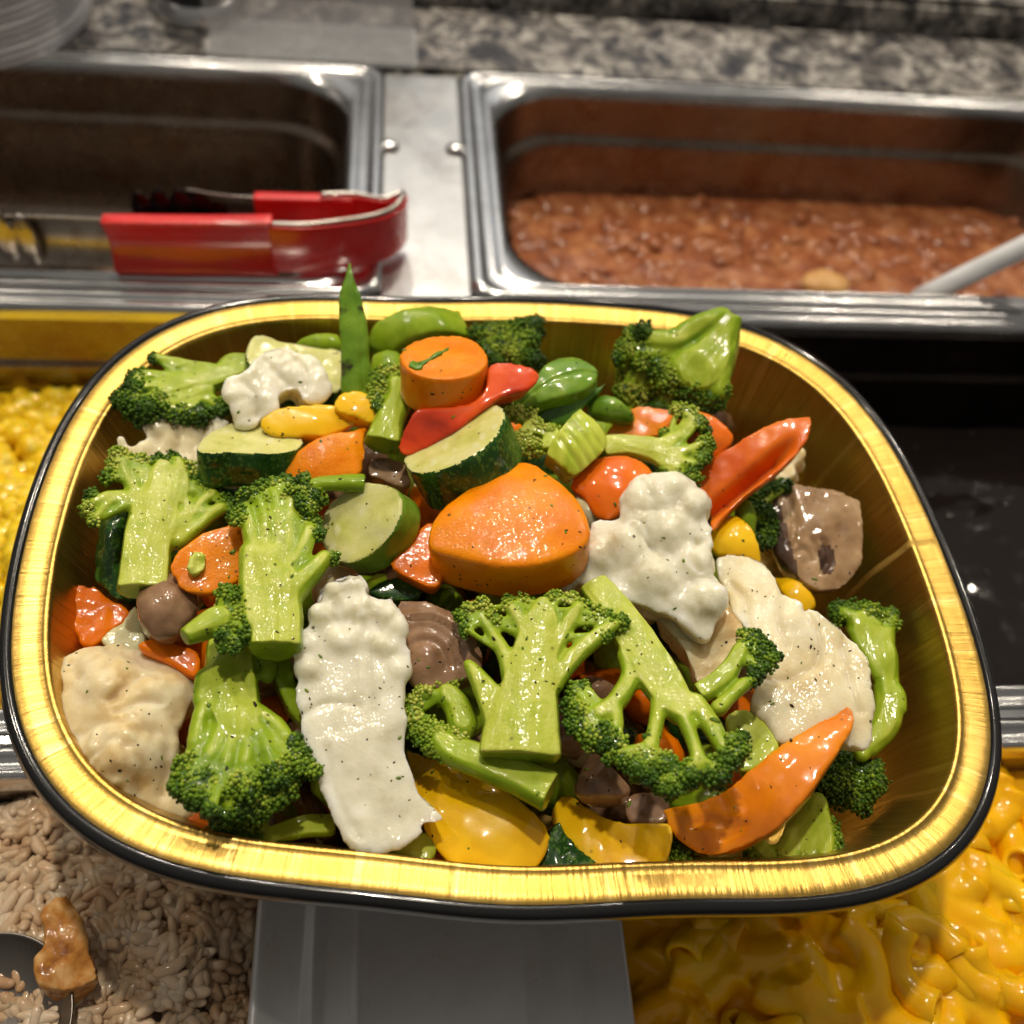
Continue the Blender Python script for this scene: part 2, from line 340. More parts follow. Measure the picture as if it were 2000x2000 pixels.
# ------------------------------------------------------------------ slab: an outlined piece with real thickness
def slab(name, label, cat, crop, pts, z, m, ratio=.92, ang=90, t=8, warp=None, amp=.35, nscale=120, sm=5, voxel=.00065, curd=0, curdcell=.004,
         group=None, sharp=False, split=None, n=6, curd2=0, tap=None, rag=0, grooves=None, gd=.8, gw=.7, extra=None, worleyreg=None, dome=0):
    p = src(crop, pts); c = (p.max(0)+p.min(0))/2
    P0 = at(c, z/100)[0]; fr = Frame(P0, ratio, ang)
    uv = fr.loc(p if sharp else catmull(p, n))
    if rag:
        g = fbm(np.column_stack([uv*330, np.zeros(len(uv))]), len(PIECES), 3); c0 = uv.mean(0); dd = uv-c0
        uv = uv+dd/(np.linalg.norm(dd, axis=1)[:, None]+1e-9)*(g*rag/1000)[:, None]
    bm = bmesh.new(); th = t/1000
    cv, ce, cf, _, _, _ = delaunay_2d_cdt([Vector(q) for q in uv], [], [list(range(len(uv)))], 1, 1e-6)
    tp = (.86 if ratio > .8 else 1.0) if tap is None else tap; c0 = uv.mean(0)
    a = [bm.verts.new((q[0], q[1], 0)) for q in cv]; b = [bm.verts.new((c0[0]+(q[0]-c0[0])*tp, c0[1]+(q[1]-c0[1])*tp, -th)) for q in cv]
    cnt = {}
    for f in cf:
        bm.faces.new([a[i] for i in f]); bm.faces.new([b[i] for i in f][::-1])
        for i, q in enumerate(f): cnt[(q, f[(i+1) % len(f)])] = 1
    for (i, j) in cnt:
        if (j, i) not in cnt: bm.faces.new((a[j], a[i], b[i], b[j]))
    if extra:                                        # extra lumps, px + dh in mm
        s_ = pxm(P0)*CROP[crop][2]
        for (x, y, dh, r) in extra:
            q = fr.loc(src(crop, [(x, y)]))[0]
            bmesh.ops.create_icosphere(bm, subdivisions=3, radius=r*s_, matrix=Matrix.Translation((q[0], q[1], dh/1000-r*s_)))
    V, N, F = remeshed(bm_mesh(bm), voxel, sm)
    if len(V) == 0: print('EMPTY REMESH', name, label)
    hx, hy = np.ptp(uv[:, 0])/2, np.ptp(uv[:, 1])/2
    w = V.copy()
    seed = len(PIECES)*13+5
    off = np.array([seed*.37, 0, 0])
    if curd:
        d = worley(V+off, curdcell, seed)
        mask = 1.0 if worleyreg is None else np.clip(worleyreg(V[:, 0]/hx, V[:, 1]/hy), 0, 1)
        d2 = worley(V*1.0+off, .0019, seed+9) if curd2 else .5
        w = w+N*(((.55-d)*curd+(.5-d2)*curd2)/1000*mask)[:, None]
    w = w+N*(fbm(V*nscale+off, seed)*amp/1000)[:, None]
    if grooves:
        dep = np.zeros(len(V))
        for g in grooves:
            q = fr.loc(catmull(src(crop, g), 4, closed=False))
            dm = np.full(len(V), 9.0)
            for k in range(len(q)-1):
                ab = q[k+1]-q[k]; tt = np.clip(((V[:, :2]-q[k])@ab)/(ab@ab+1e-12), 0, 1)
                dm = np.minimum(dm, np.linalg.norm(V[:, :2]-q[k]-tt[:, None]*ab, axis=1))
            dm = dm*(1+.5*vnoise(V*400, seed+3))
            dep = np.maximum(dep, np.exp(-(dm/(gw/1000))**2))
        w[:, 2] -= dep*gd/1000*(V[:, 2] > -th*.6)
    if dome:
        e = 1-np.clip((V[:, 0]/hx)**2+(V[:, 1]/hy)**2, 0, 1.5); w[:, 2] += dome/1000*e
    if warp:
        w = warp(w, hx, hy)
    PIECES.append((P0, max(hx, hy)))
    if split is None:
        o = arr_mesh(name, w, F, MT[m] if isinstance(m, str) else m, mw=fr.mat()); tag(o, label, cat, group); VEG.append(o); return o
    # split by facing: top/bottom faces are flesh, the flank is skin
    root = empty(name, fr.mat()); tag(root, label, cat, group)
    Fa = np.array([f if len(f) == 4 else f+(f[-1],) for f in F])
    isflesh = split(V, N, Fa, hx, hy)
    for nm, mm, sel in ((split.names[0], split.mats[0], isflesh), (split.names[1], split.mats[1], ~isflesh)):
        ff = Fa[sel]
        if len(ff) == 0: continue
        used, inv = np.unique(ff, return_inverse=True); inv = inv.reshape(ff.shape)
        o = arr_mesh(nm, w[used], [tuple(dict.fromkeys(x)) for x in inv], MT[mm], parent=root); VEG.append(o)
    return root
class ZSplit:
    names = ('flesh', 'skin')
    def __init__(s, flesh='zflesh', skin='zskin', lim=.62, both=True, names=None):
        s.mats = (flesh, skin); s.lim = lim; s.both = both
        if names: s.names = names
    def __call__(s, V, N, F, hx, hy):
        nz = N[F][:, :, 2].mean(1); return (np.abs(nz) if s.both else nz) > s.lim
def bend(kx=0, ky=0, twist=0):
    def f(w, hx, hy):
        r = w.copy(); r[:, 2] += kx*(w[:, 0]**2)/hx + ky*(w[:, 1]**2)/hy + twist*w[:, 0]*w[:, 1]/max(hx, hy); return r
    return f

# ------------------------------------------------------------------ broccoli
def broccoli(name, label, crop, z, branches, blobs, ratio=.85, ang=90, flatcut=.45, tone=(.15, .65), stalk='stalk', group=None, squash=.8, budr=.40, rz=1.0, tonegrad=None, hblob=0.0, cat='broccoli', fan=0):
    allp = [q[:2] for br in branches for q in br]+[q[:2] for q in blobs]
    p = src(crop, allp); c = (p.max(0)+p.min(0))/2
    P0 = at(c, z/100)[0]; fr = Frame(P0, ratio, ang); s_ = pxm(P0)*CROP[crop][2]
    root = empty(name, fr.mat()); tag(root, label, cat, group)
    seed = len(PIECES)*13+3
    parts = []; nodesP = []
    hc = max(q[2] for q in branches[0])*s_*(flatcut or 0) if branches else 0
    for br in branches:
        uv = fr.loc(src(crop, br)); h = np.array([q[3] if len(q) > 3 else 0 for q in br])/1000.0; r = np.array([q[2] for q in br])*s_
        h = h+np.maximum(0, hc-r*.9)*.9
        P = np.column_stack([uv, h, r]); P = catmull(P, 5, closed=False) if len(P) > 1 else P
        parts.append(tube(P[:, :3], np.maximum(P[:, 3], .0004), 12)); nodesP.append(P)
        parts.append((ICO2[0]*P[-1, 3]*.98+P[-1, :3], ICO2[1]))
        if br is not branches[0]: parts.append((ICO2[0]*P[0, 3]*.98+P[0, :3], ICO2[1]))
    B = []
    for q in blobs:
        uv = fr.loc(src(crop, [q]))[0]; B.append((uv[0], uv[1], (q[3] if len(q) > 3 else hblob)/1000.0+max(0, hc-q[2]*s_)*.8, q[2]*s_))
    B = np.array(B).reshape(-1, 4)
    if len(B):
        rg = np.random.default_rng(seed+1); ex = []
        for i in range(len(B)):
            for j in range(i):
                dd = np.linalg.norm(B[i, :2]-B[j, :2])
                if dd < 1.25*(B[i, 3]+B[j, 3]) and dd > .5*(B[i, 3]+B[j, 3]):
                    ex.append(np.append((B[i, :3]+B[j, :3])/2+np.array([*rg.normal(0, .2, 2)*B[i, 3], -.5*B[i, 3]]), .9*min(B[i, 3], B[j, 3])))
            for k in range(2):
                ex.append(np.append(B[i, :3]+rg.normal(0, .55, 3)*B[i, 3]*np.array([1, 1, .6])-np.array([0, 0, .7*B[i, 3]*k]), B[i, 3]*rg.uniform(.6, .95)))
        inn = []
        if len(nodesP):
            NP0 = np.concatenate(nodesP)
            for b in B:
                d = np.linalg.norm(NP0[:, :3]-b[:3], axis=1); q = NP0[int(np.argmin(d))]
                if d.min() > .6*b[3]: inn.append(np.append(b[:3]*.55+q[:3]*.45-np.array([0, 0, .3*b[3]]), b[3]*.72))
        nout = len(B)+len(ex)
        B = np.concatenate([B, np.array(ex)]+([np.array(inn)] if inn else [])); B[:nout, 3] *= 1.12
    if len(nodesP):
        NP = np.concatenate(nodesP)
        if fan:                                         # many thin side branches spreading from the stalk into the crown
            mp_ = nodesP[0]; rg2 = np.random.default_rng(seed+8)
            for b in B[:len(blobs)]:
                q = mp_[int(len(mp_)*rg2.uniform(.62, .97))]
                sd = rg2.normal(0, .3, 2)*q[3]
                p0 = q[:3]+np.array([sd[0], sd[1], max(0, hc-q[3]*.5)*.5]); p2 = b[:3]+np.array([0, 0, .2*b[3]]); p1 = (p0+p2)/2+np.array([*rg2.normal(0, .0006, 2), .0004])
                parts.append(tube(catmull(np.array([p0, p1, p2]), 4, closed=False), np.linspace(q[3]*.36*fan, b[3]*.42, 9), 9))
        for b in B[:nout]:                              # a fine stem from the nearest branch to each bud cluster
            d = np.linalg.norm(NP[:, :3]-b[:3], axis=1); i = int(np.argmin(d))
            if d[i] > .0006:
                q = NP[i]; a = q[:3].copy()
                for side in (-.35, .1, .45):
                    e = b[:3]+np.array([side*b[3], -side*b[3]*.6, .15*b[3]])
                    mid = (a+e)/2+np.array([0, 0, .0003])
                    parts.append(tube(np.array([a, mid, e]), np.array([min(q[3], b[3]*.6), b[3]*.38, b[3]*.30]), 8))
    if parts:
        V, N, F = remeshed(soup_mesh(parts), .00045, 3)
        V = V+N*(fbm(V*160+seed, seed)*.00022)[:, None]
        lim = flatcut; stone = np.zeros(len(V))
        if lim is not None:                             # florets are cut through: a flat face towards the viewer
            hcap = hc
            over = V[:, 2] > hcap; V[over, 2] = hcap+(V[over, 2]-hcap)*.22
            stone = np.clip((V[:, 2]-hcap)/.00025+1.0, 0, 1)
        dv = nodesP[0][-1, :2]-nodesP[0][0, :2]; dv = dv/(np.linalg.norm(dv)+1e-9)
        al = V[:, 0]*dv[0]+V[:, 1]*dv[1]; pe = -V[:, 0]*dv[1]+V[:, 1]*dv[0]
        V[:, 2] += fbm(np.column_stack([pe*620, al*110, V[:, 2]*60]), seed+2, 3)*.00015 + vnoise(V*190, seed+4)*.0006
        V[:, 2] *= rz
        o = arr_mesh('stalk', V, F, MT[stalk], parent=root, tone=stone); VEG.append(o)
    if len(B):
        buds = []; tones = []; rng = np.random.default_rng(seed)
        core = []
        cen = NP[:, :3].mean(0) if len(nodesP) else B[:, :3].mean(0)
        for bi, b in enumerate(B):
            core.append((ICO2[0]*b[3]*.93*np.array([1, 1, squash])+b[:3], ICO2[1]))
            nb = max(8, int(4*math.pi*b[3]**2/(.00112**2)*.8*(.62/budr)**1.6)); i = np.arange(nb)+.5
            ph = np.arccos(1-2*i/nb); th = math.pi*(1+5**.5)*i
            d = np.column_stack([np.cos(th)*np.sin(ph), np.sin(th)*np.sin(ph), np.cos(ph)])+rng.normal(0, .10, (nb, 3))
            out = b[:3]-cen; out /= np.linalg.norm(out)+1e-9
            keep = (d@out > -.45) | (d[:, 2] > .55)
            keep &= d[:, 2] > -.7
            d = d[keep]
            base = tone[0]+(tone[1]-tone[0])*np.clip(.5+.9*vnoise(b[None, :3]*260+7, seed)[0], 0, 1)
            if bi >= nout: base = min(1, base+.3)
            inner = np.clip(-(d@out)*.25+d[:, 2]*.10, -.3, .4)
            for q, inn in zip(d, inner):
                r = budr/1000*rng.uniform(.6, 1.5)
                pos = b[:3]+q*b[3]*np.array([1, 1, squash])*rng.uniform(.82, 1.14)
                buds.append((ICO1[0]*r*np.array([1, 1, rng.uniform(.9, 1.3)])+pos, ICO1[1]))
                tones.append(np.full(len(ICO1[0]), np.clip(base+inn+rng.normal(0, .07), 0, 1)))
        Vc, Nc, Fc = remeshed(soup_mesh(core), .0006, 2)
        Vc = Vc+Nc*(fbm(Vc*600, seed)*.0005)[:, None]
        Vb, Fb = soup(buds)
        V = np.concatenate([Vc, Vb]); F = [tuple(f) for f in Fc]+[tuple(f) for f in (Fb+len(Vc))]
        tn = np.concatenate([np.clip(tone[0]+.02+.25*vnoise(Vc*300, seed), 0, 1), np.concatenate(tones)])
        V[:, 2] *= rz
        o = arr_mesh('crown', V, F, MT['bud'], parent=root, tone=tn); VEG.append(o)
    ext = np.ptp(np.concatenate([fr.loc(p)]), axis=0).max()/2
    PIECES.append((P0, ext))
    return root

# ================================================================== THE SETTING: hot bar with pans
def steel(name, base=.62, rough=.22, tint=(1, 1, 1), brushed=False, dirt=0):
    m, n, p = nodes(name); v = coords(n)
    p.inputs['Metallic'].default_value = 1
    c = ramp(n, noise(n, v, 25, 6, .65, .4), [(.3, tuple(base*.85*t for t in tint)), (.7, tuple(min(1, base*1.1)*t for t in tint))])
    if dirt:
        f = ramp(n, noise(n, v, 38, 6, .7, .6), [(.5, (0, 0, 0)), (.68, (dirt,)*3)])
        c = mixc(n, f, c, (.16, .08, .035))
    n.links.new(c, p.inputs['Base Color'])
    r = add(n, 'MapRange'); r.inputs[3].default_value = rough*.6; r.inputs[4].default_value = rough*1.5
    n.links.new(noise(n, v, 70, 5, .7), r.inputs[0]); n.links.new(r.outputs[0], p.inputs['Roughness'])
    mp = add(n, 'Mapping'); mp.inputs['Scale'].default_value = (1400, 30, 30) if brushed else (40, 40, 40)
    n.links.new(v, mp.inputs[0]); x = add(n, 'TexNoise'); x.inputs['Scale'].default_value = 1; x.inputs['Detail'].default_value = 4
    n.links.new(mp.outputs[0], x.inputs['Vector'])
    n.links.new(bump(n, x.outputs['Fac'], .12, .0006), p.inputs['Normal'])
    return m
MT['steel'] = steel('steel', .60, .20)
MT['panin'] = steel('brown_reflection_dirty_steel', .24, .26, (1, .80, .64), dirt=.7)  # brown base stands for dim surroundings mirrored in the basin, with dirt patches
MT['pandark'] = steel('scorched_dark_pan', .035, .22, (1, .85, .75), dirt=.3)
MT['brushed'] = steel('brushed_steel', .52, .34, (.98, .99, 1), brushed=True, dirt=.28)
MT['divider'] = steel('polished_divider_steel', .62, .30, brushed=True); MT['divider'].node_tree.nodes['Principled BSDF'].inputs['Metallic'].default_value = .4

def rrect(x0, x1, y0, y1, r, z, seg=7, per=5):
    P = []
    for cx, cy, a0 in ((x1-r, y1-r, 0), (x0+r, y1-r, 90), (x0+r, y0+r, 180), (x1-r, y0+r, 270)):
        for i in range(seg+1):
            a = math.radians(a0+90*i/seg); P.append((cx+r*math.cos(a), cy+r*math.sin(a), z))
    out = []
    for i, p in enumerate(P):
        out.append(p)
        if i % (seg+1) == seg:
            q = P[(i+1) % len(P)]
            for k in range(1, per): out.append(tuple(p[j]+(q[j]-p[j])*k/per for j in range(3)))
    return np.array(out)
def loft(rings, cap=True):
    n = len(rings[0]); V = np.concatenate(rings); F = []
    for k in range(len(rings)-1):
        for i in range(n):
            j = (i+1) % n; F.append((k*n+i, (k+1)*n+i, (k+1)*n+j, k*n+j))
    if cap:
        V = np.concatenate([V, rings[-1].mean(0)[None]]); c = len(V)-1; k = len(rings)-1
        F += [(k*n+i, c, k*n+(i+1) % n) for i in range(n)]
    return V, F
def steam_pan(label, x0, x1, y0, y1, depth, inmat, r_in=.034, group='steam table pans'):
    root = empty('steam_pan', loc=((x0+x1)/2, (y0+y1)/2, -depth)); tag(root, label, 'pan', group)
    sh = np.array([(x0+x1)/2, (y0+y1)/2, -depth])
    def R(d, z, r): return rrect(x0+d*1.1, x1-d*1.1, y0+d*.62, y1-d*.62, r, z)-sh
    rim = [R(.0012, -.006, .008), R(0, -.003, .009), R(0, .0015, .009), R(.0012, .0032, .009), R(.003, .0038, .009), R(.0048, .0030, .009), R(.006, .0018, .010),
           R(.0095, .0018, .012), R(.0107, .0030, .013), R(.0125, .0032, .015), R(.0140, .0022, r_in*.8), R(.0152, .0004, r_in), R(.0160, -.003, r_in)]
    V, F = loft(rim, cap=False); mesh_obj('rim', V, F, MT['steel'], root)
    ba = [R(.0160, -.003, r_in), R(.0172, -.021, r_in), R(.0178, -.0225, r_in), R(.0205, -.0240, r_in), R(.0212, -.0260, r_in), R(.0240, -depth+.012, r_in), R(.0265, -depth+.004, r_in), R(.033, -depth, r_in)]
    V, F = loft(ba); mesh_obj('basin', V, F, MT[inmat], root)
    return root
YB, YM, YF = .317, .1520, -.0240
steam_pan('nearly empty steel pan with red tongs lying across it', -.362, -.0350, YM+.001, YB, .075, 'panin')
steam_pan('steel pan filled with brown beans', -.0005, .345, YM+.001, YB, .075, 'panin')
steam_pan('steel pan of yellow corn', -.362, -.0350, YF+.001, YM-.001, .09, 'panin')
steam_pan('dark scorched pan with a black interior beside the gold tray', -.0005, .345, YF+.001, YM-.001, .07, 'pandark')
steam_pan('steel pan of brown rice', -.362, -.0440, -.200, YF-.001, .075, 'panin')
steam_pan('steel pan of macaroni in yellow cheese', .0090, .345, -.200, YF-.001, .075, 'panin')

def bar(name, label, x0, x1, y0, y1, prof, m, cat='divider bar'):
    """profile of (fraction across, height) extruded along y"""
    P = np.array(prof, float); xs = x0+(x1-x0)*P[:, 0]; zs = P[:, 1]; n = len(P)
    ys = np.linspace(y0, y1, 12); V = []; F = []
    for y in ys:
        for x, z in zip(xs, zs): V.append((x, y, z))
    for x, z in ((x0, -.012), (x1, -.012)):
        for y in ys: V.append((x, y, z))
    k = len(ys)
    for i in range(k-1):
        for j in range(n-1): F.append((i*n+j, i*n+j+1, (i+1)*n+j+1, (i+1)*n+j))
        F.append((k*n+i, i*n, (i+1)*n, k*n+i+1)); F.append((i*n+n-1, k*n+k+i, k*n+k+i+1, (i+1)*n+n-1))
    F.append(tuple([k*n]+[k*n+k]+[j for j in range(n-1, -1, -1)]))
    o = mesh_obj(name, V, F, m); tag(o, label, cat)
    b = o.modifiers.new('bevel', 'BEVEL'); b.width = .0006; b.segments = 2; b.limit_method = 'ANGLE'
    return o
backbar = empty('adapter_bar', loc=(-.018, .2345, 0)); tag(backbar, 'flat brushed steel strip between the tongs pan and the bean pan', 'divider bar')
bmf = bmesh.new()
bmesh.ops.create_cube(bmf, size=1, matrix=Matrix.Translation((0, 0, -.006)) @ Matrix.Diagonal((.0345, .164, .012, 1)))
bmesh.ops.bevel(bmf, geom=bmf.edges[:], offset=.0006, segments=2, affect='EDGES')
sm_ = bm_mesh(bmf, 'strip'); sm_.materials.append(MT['brushed']); so = link(bpy.data.objects.new('strip', sm_)); so.parent = backbar
for sx_ in (-.0148, .0148):                              # two pressed dimples at the pan edges
    V = ICO3[0]*np.array([.0048, .0040, .0032]); o = mesh_obj('dimple', V+np.array([sx_, .0195, .0002]), ICO3[1], MT['steel'], backbar)
bar('divider_plate', 'wide polished grey steel plate between the rice pan and the macaroni pan', -.0612, .0262, -.205, -.0285,
    [(0, .002), (0, .0048), (.012, .0056), (.028, .0054), (.05, .0046), (.13, .0043), (.16, .0062), (.19, .0043), (.26, .0043), (.275, .0050), (.29, .0043), (.48, .0043), (.70, .0043), (.715, .0050), (.73, .0043), (.80, .0043), (.84, .0060), (.88, .0043), (.93, .0045), (.97, .0052), (.988, .0055), (1, .0046), (1, .002)], MT['divider'])
bar('cross_bar', 'steel cross bar between the corn pan and the rice pan', -.362, .345, YF-.0012, YF+.0012, [(0, .0035), (1, .0035)], MT['steel'])
bar('adapter_bar', 'steel strip under the gold tray between corn pan and dark pan', -.0345, -.001, YF+.002, YM-.002, [(0, .0), (1, .0)], MT['brushed'])

# granite shelf behind the pans
def granite(name):
    m, n, p = nodes(name); v = coords(n)
    a = ramp(n, noise(n, v, 55, 6, .7, .7), [(.40, (.02, .02, .025)), (.49, (.15, .135, .12)), (.58, (.35, .33, .30)), (.7, (.50, .47, .43))])
    vo = add(n, 'TexVoronoi'); vo.inputs['Scale'].default_value = 140; n.links.new(v, vo.inputs['Vector'])
    b = ramp(n, noise(n, v, 190, 4, .6, 1), [(.40, (1, 1, 1)), (.47, (0, 0, 0))])
    c = mixc(n, b, a, (.03, .03, .035)); n.links.new(c, p.inputs['Base Color'])
    p.inputs['Roughness'].default_value = .28; return m
MT['granite'] = granite('granite')
def box(name, x0, x1, y0, y1, z0, z1, m, bev=.002, parent=None):
    bm = bmesh.new(); bmesh.ops.create_cube(bm, size=1, matrix=Matrix.Translation(((x0+x1)/2, (y0+y1)/2, (z0+z1)/2)) @ Matrix.Diagonal((x1-x0, y1-y0, z1-z0, 1)))
    if bev: bmesh.ops.bevel(bm, geom=bm.edges[:], offset=bev, segments=2, affect='EDGES')
    me = bm_mesh(bm, name); me.materials.append(m); o = link(bpy.data.objects.new(name, me))
    if parent: o.parent = parent
    return o
o = box('counter', -.70, .70, .3185, .385, -.04, .0015, MT['granite'], .003); o['kind'] = 'structure'
o = box('wall_back', -.70, .70, .3880, .70, -.04, .018, MT['granite'], .004); o['kind'] = 'structure'
o = box('floor', -.70, .70, -.35, .318, -.13, -.115, flat('dark_well', (.03, .025, .02), .5), 0); o['kind'] = 'structure'

# white ribbed bowls stacked upside down, black cup, clear acrylic holder
whitep = flat('white_paper', (.80, .80, .83), .5)
B0 = at([(20, 95)], .0015)[0]
B0 = np.array([-.238, .350, .0015])
th = np.arange(48)*2*math.pi/48; ring = np.column_stack([np.cos(th), np.sin(th), th*0])
bowl_V, bowl_F = loft([ring*.058+(0, 0, 0), ring*.0600+(0, 0, .0012), ring*.0585+(0, 0, .0026), ring*.0565+(0, 0, .0032), ring*.046+(0, 0, .034), ring*.040+(0, 0, .0375)], cap=True)
bowl_me = None
for i in range(17):
    if bowl_me is None:
        o = mesh_obj('paper_bowl', bowl_V, bowl_F, whitep); bowl_me = o.data
    else: o = link(bpy.data.objects.new('paper_bowl', bowl_me))
    o.location = B0+np.array([random.uniform(-.0004, .0004), random.uniform(-.0004, .0004), i*.0032])
    tag(o, 'white paper bowl in the upside down stack on the granite', 'bowl', 'stacked white bowls')
def lathe(name, prof, m, parent=None, loc=None, seg=40):
    th = np.arange(seg)*2*math.pi/seg; ring = np.column_stack([np.cos(th), np.sin(th), th*0])
    V, F = loft([ring*r+(0, 0, z) for r, z in prof], cap=True); o = mesh_obj(name, V, F, m, parent)
    if loc is not None and parent is None: o.location = loc
    return o
cup = empty('shaker', loc=(-.128, .366, .0015)); tag(cup, 'black cup with a polished steel foot on the granite', 'shaker')
lathe('foot', [(.0, 0), (.0225, .0), (.0235, .002), (.0230, .006), (.0205, .0085), (.0195, .0105)], MT['steel'], cup)
lathe('body', [(.0195, .0103), (.0205, .012), (.0215, .03), (.0215, .075), (.02, .078)], flat('black_plastic', (.02, .02, .022), .35), cup)
def acryl():
    m, n, p = nodes('clear_acrylic'); p.inputs['Base Color'].default_value = (.75, .76, .78, 1); p.inputs['Roughness'].default_value = .25
    p.inputs['Alpha'].default_value = .20; return m
ac = empty('acrylic_holder', loc=(-.07, .345, .0015)); tag(ac, 'clear acrylic sign holder standing on the granite behind the tongs', 'sign holder')
am = acryl()
box('front_panel', -.048, .048, -.0225, -.0205, 0.0005, .060, am, .0006, ac)
box('back_panel', -.048, .048, .004, .006, 0.0005, .060, am, .0006, ac)
box('foot', -.050, .050, -.026, .010, 0, .0022, am, .0006, ac)

# ------------------------------------------------------------------ food in the pans
def level_for(px, ywall):
    d = rays([px])[0]; t = (ywall-CAM[1])/d[1]; return CAM[2]+t*d[2]
zb = level_for((1300, 385), YB-.0145)
def surface(x0, x1, y0, y1, z, r, hf, rings=40):
    base = rrect(x0, x1, y0, y1, r, z, 8, 14); c = base.mean(0); R_ = []
    for k in range(rings): R_.append(c+(base-c)*(1-k/rings))
    V, F = loft(R_, cap=True); V = V.copy(); V[:, 2] += hf(V); return V, F
beanm = food('baked_beans', [(.3, (.17, .045, .015)), (.5, (.29, .092, .033)), (.72, (.47, .21, .09))], 100, rough=.35, coat=.6, sss=.15, bstr=.3, bscale=300, coatrough=.15)
V, F = surface(.0215, .323, YM+.0150, YB-.0140, zb, .034, lambda V: fbm(V*90, 5, 3)*.0007)
parts = [(V[:0], np.zeros((0, 3), int))]
rng = np.random.default_rng(3); bv = []; bf = []
for i in range(460):
    x = rng.uniform(.026, .318); y = rng.uniform(YM+.020, YB-.019)
    a, b = rng.uniform(0, math.pi), rng.normal(0, .3); L = rng.uniform(.8, 1.25)
    v = ICO2[0]*np.array([.0072, .0046, .0040])*L; v[:, 1] += (v[:, 0]**2)*60
    ca, sa, cb, sb = math.cos(a), math.sin(a), math.cos(b), math.sin(b)
    v = v@np.array([[cb, 0, sb], [0, 1, 0], [-sb, 0, cb]]); v = v@np.array([[ca, sa, 0], [-sa, ca, 0], [0, 0, 1]])
    bv.append((v+np.array([x, y, zb+rng.uniform(-.0036, -.0010)]), ICO2[1]))
Vb, Fb = soup(bv)
o = arr_mesh('baked_beans', np.concatenate([V, Vb]), [tuple(f) for f in F]+[tuple(f) for f in (Fb+len(V))], beanm)
tag(o, 'brown baked beans in sauce filling the steel pan', 'beans', kind='stuff')
pale = at([(1612, 556)], zb+.003)[0]
o = mesh_obj('onion_chunk', ICO3[0]*np.array([.0125, .009, .0055])*(1+.12*vnoise(ICO3[0]*2, 4))[:, None], ICO3[1], food('pale_chunk', [(.3, (.50, .25, .08)), (.7, (.62, .37, .15))], 80)); o.location = pale
tag(o, 'pale yellow lump floating in the brown beans', 'onion')
# corn
cornm = food('corn', [(.3, (.74, .44, .006)), (.55, (.86, .58, .012)), (.78, (.85, .70, .18))], 260, rough=.3, coat=.6, bstr=.15)
rng = np.random.default_rng(5); cv = []
def corn_h(x, y):
    return -.034+.030*np.exp(-(((x+.118)/.035)**2+((y-.052)/.045)**2))+.018*np.exp(-(((x+.16)/.05)**2+((y-.02)/.05)**2))
for i in range(2600):
    x = rng.uniform(-.215, -.058); y = rng.uniform(YF+.020, YM-.020)
    if rng.random() < .25: x, y = rng.normal(-.115, .02), rng.normal(.055, .02)
    if not (-.33 < x < -.06 and YF+.019 < y < YM-.019): continue
    a = rng.uniform(0, 6.28); v = ICO1[0]*np.array([.0052, .0042, .0054])*rng.uniform(.8, 1.15)
    v = v@np.array([[math.cos(a), math.sin(a), 0], [-math.sin(a), math.cos(a), 0], [0, 0, 1]])
    z = corn_h(x, y)+.004*vnoise(np.array([[x*70, y*70, 1]]), 3)[0]
    cv.append((v+np.array([x, y, z+rng.uniform(-.004, .001)]), ICO1[1]))
V, F = surface(-.340, -.057, YF+.0155, YM-.0155, 0, .034, lambda V: corn_h(V[:, 0], V[:, 1])-.003)
Vb, Fb = soup(cv)
o = arr_mesh('corn_kernels', np.concatenate([V, Vb]), [tuple(f) for f in F]+[tuple(f) for f in (Fb+len(V))], cornm)
tag(o, 'heap of yellow corn kernels in the steel pan', 'corn', kind='stuff')
# thin black sauce with drops added as glints in the dark pan
saucem, n_, p_ = nodes('black_sauce'); p_.inputs['Base Color'].default_value = (.010, .007, .006, 1); p_.inputs['Roughness'].default_value = .07
n_.links.new(bump(n_, noise(n_, coords(n_), 55, 2, .5), .28, .002), p_.inputs['Normal'])
V, F = surface(.0250, .320, YF+.0158, YM-.0158, -.050, .034, lambda V: fbm(V*60, 9, 3)*.0008, 24)
o = mesh_obj('black_sauce', V, F, saucem); tag(o, 'thin black sauce left in the dark pan', 'sauce')
rng = np.random.default_rng(8); dv = []
for i in range(26):
    p = at([(rng.uniform(1620, 2010), rng.uniform(690, 1180))], -.0495)[0]; r = rng.uniform(.0004, .0011)
    dv.append((ICO2[0]*np.array([r*1.6, r, r*.6])+p, ICO2[1]))
V, F = soup(dv); o = arr_mesh('glint_drops', V, [tuple(f) for f in F], flat('glint', (.05, .04, .035), .08, coat=1)); tag(o, 'small added grease drops in the dark pan', 'drops', kind='stuff')
# rice
ricem = food('fried_rice', [(.3, (.38, .21, .10)), (.48, (.56, .39, .24)), (.7, (.72, .58, .43))], 75, rough=.3, sss=.3, sscale=.0015, coat=.55, bstr=.15)
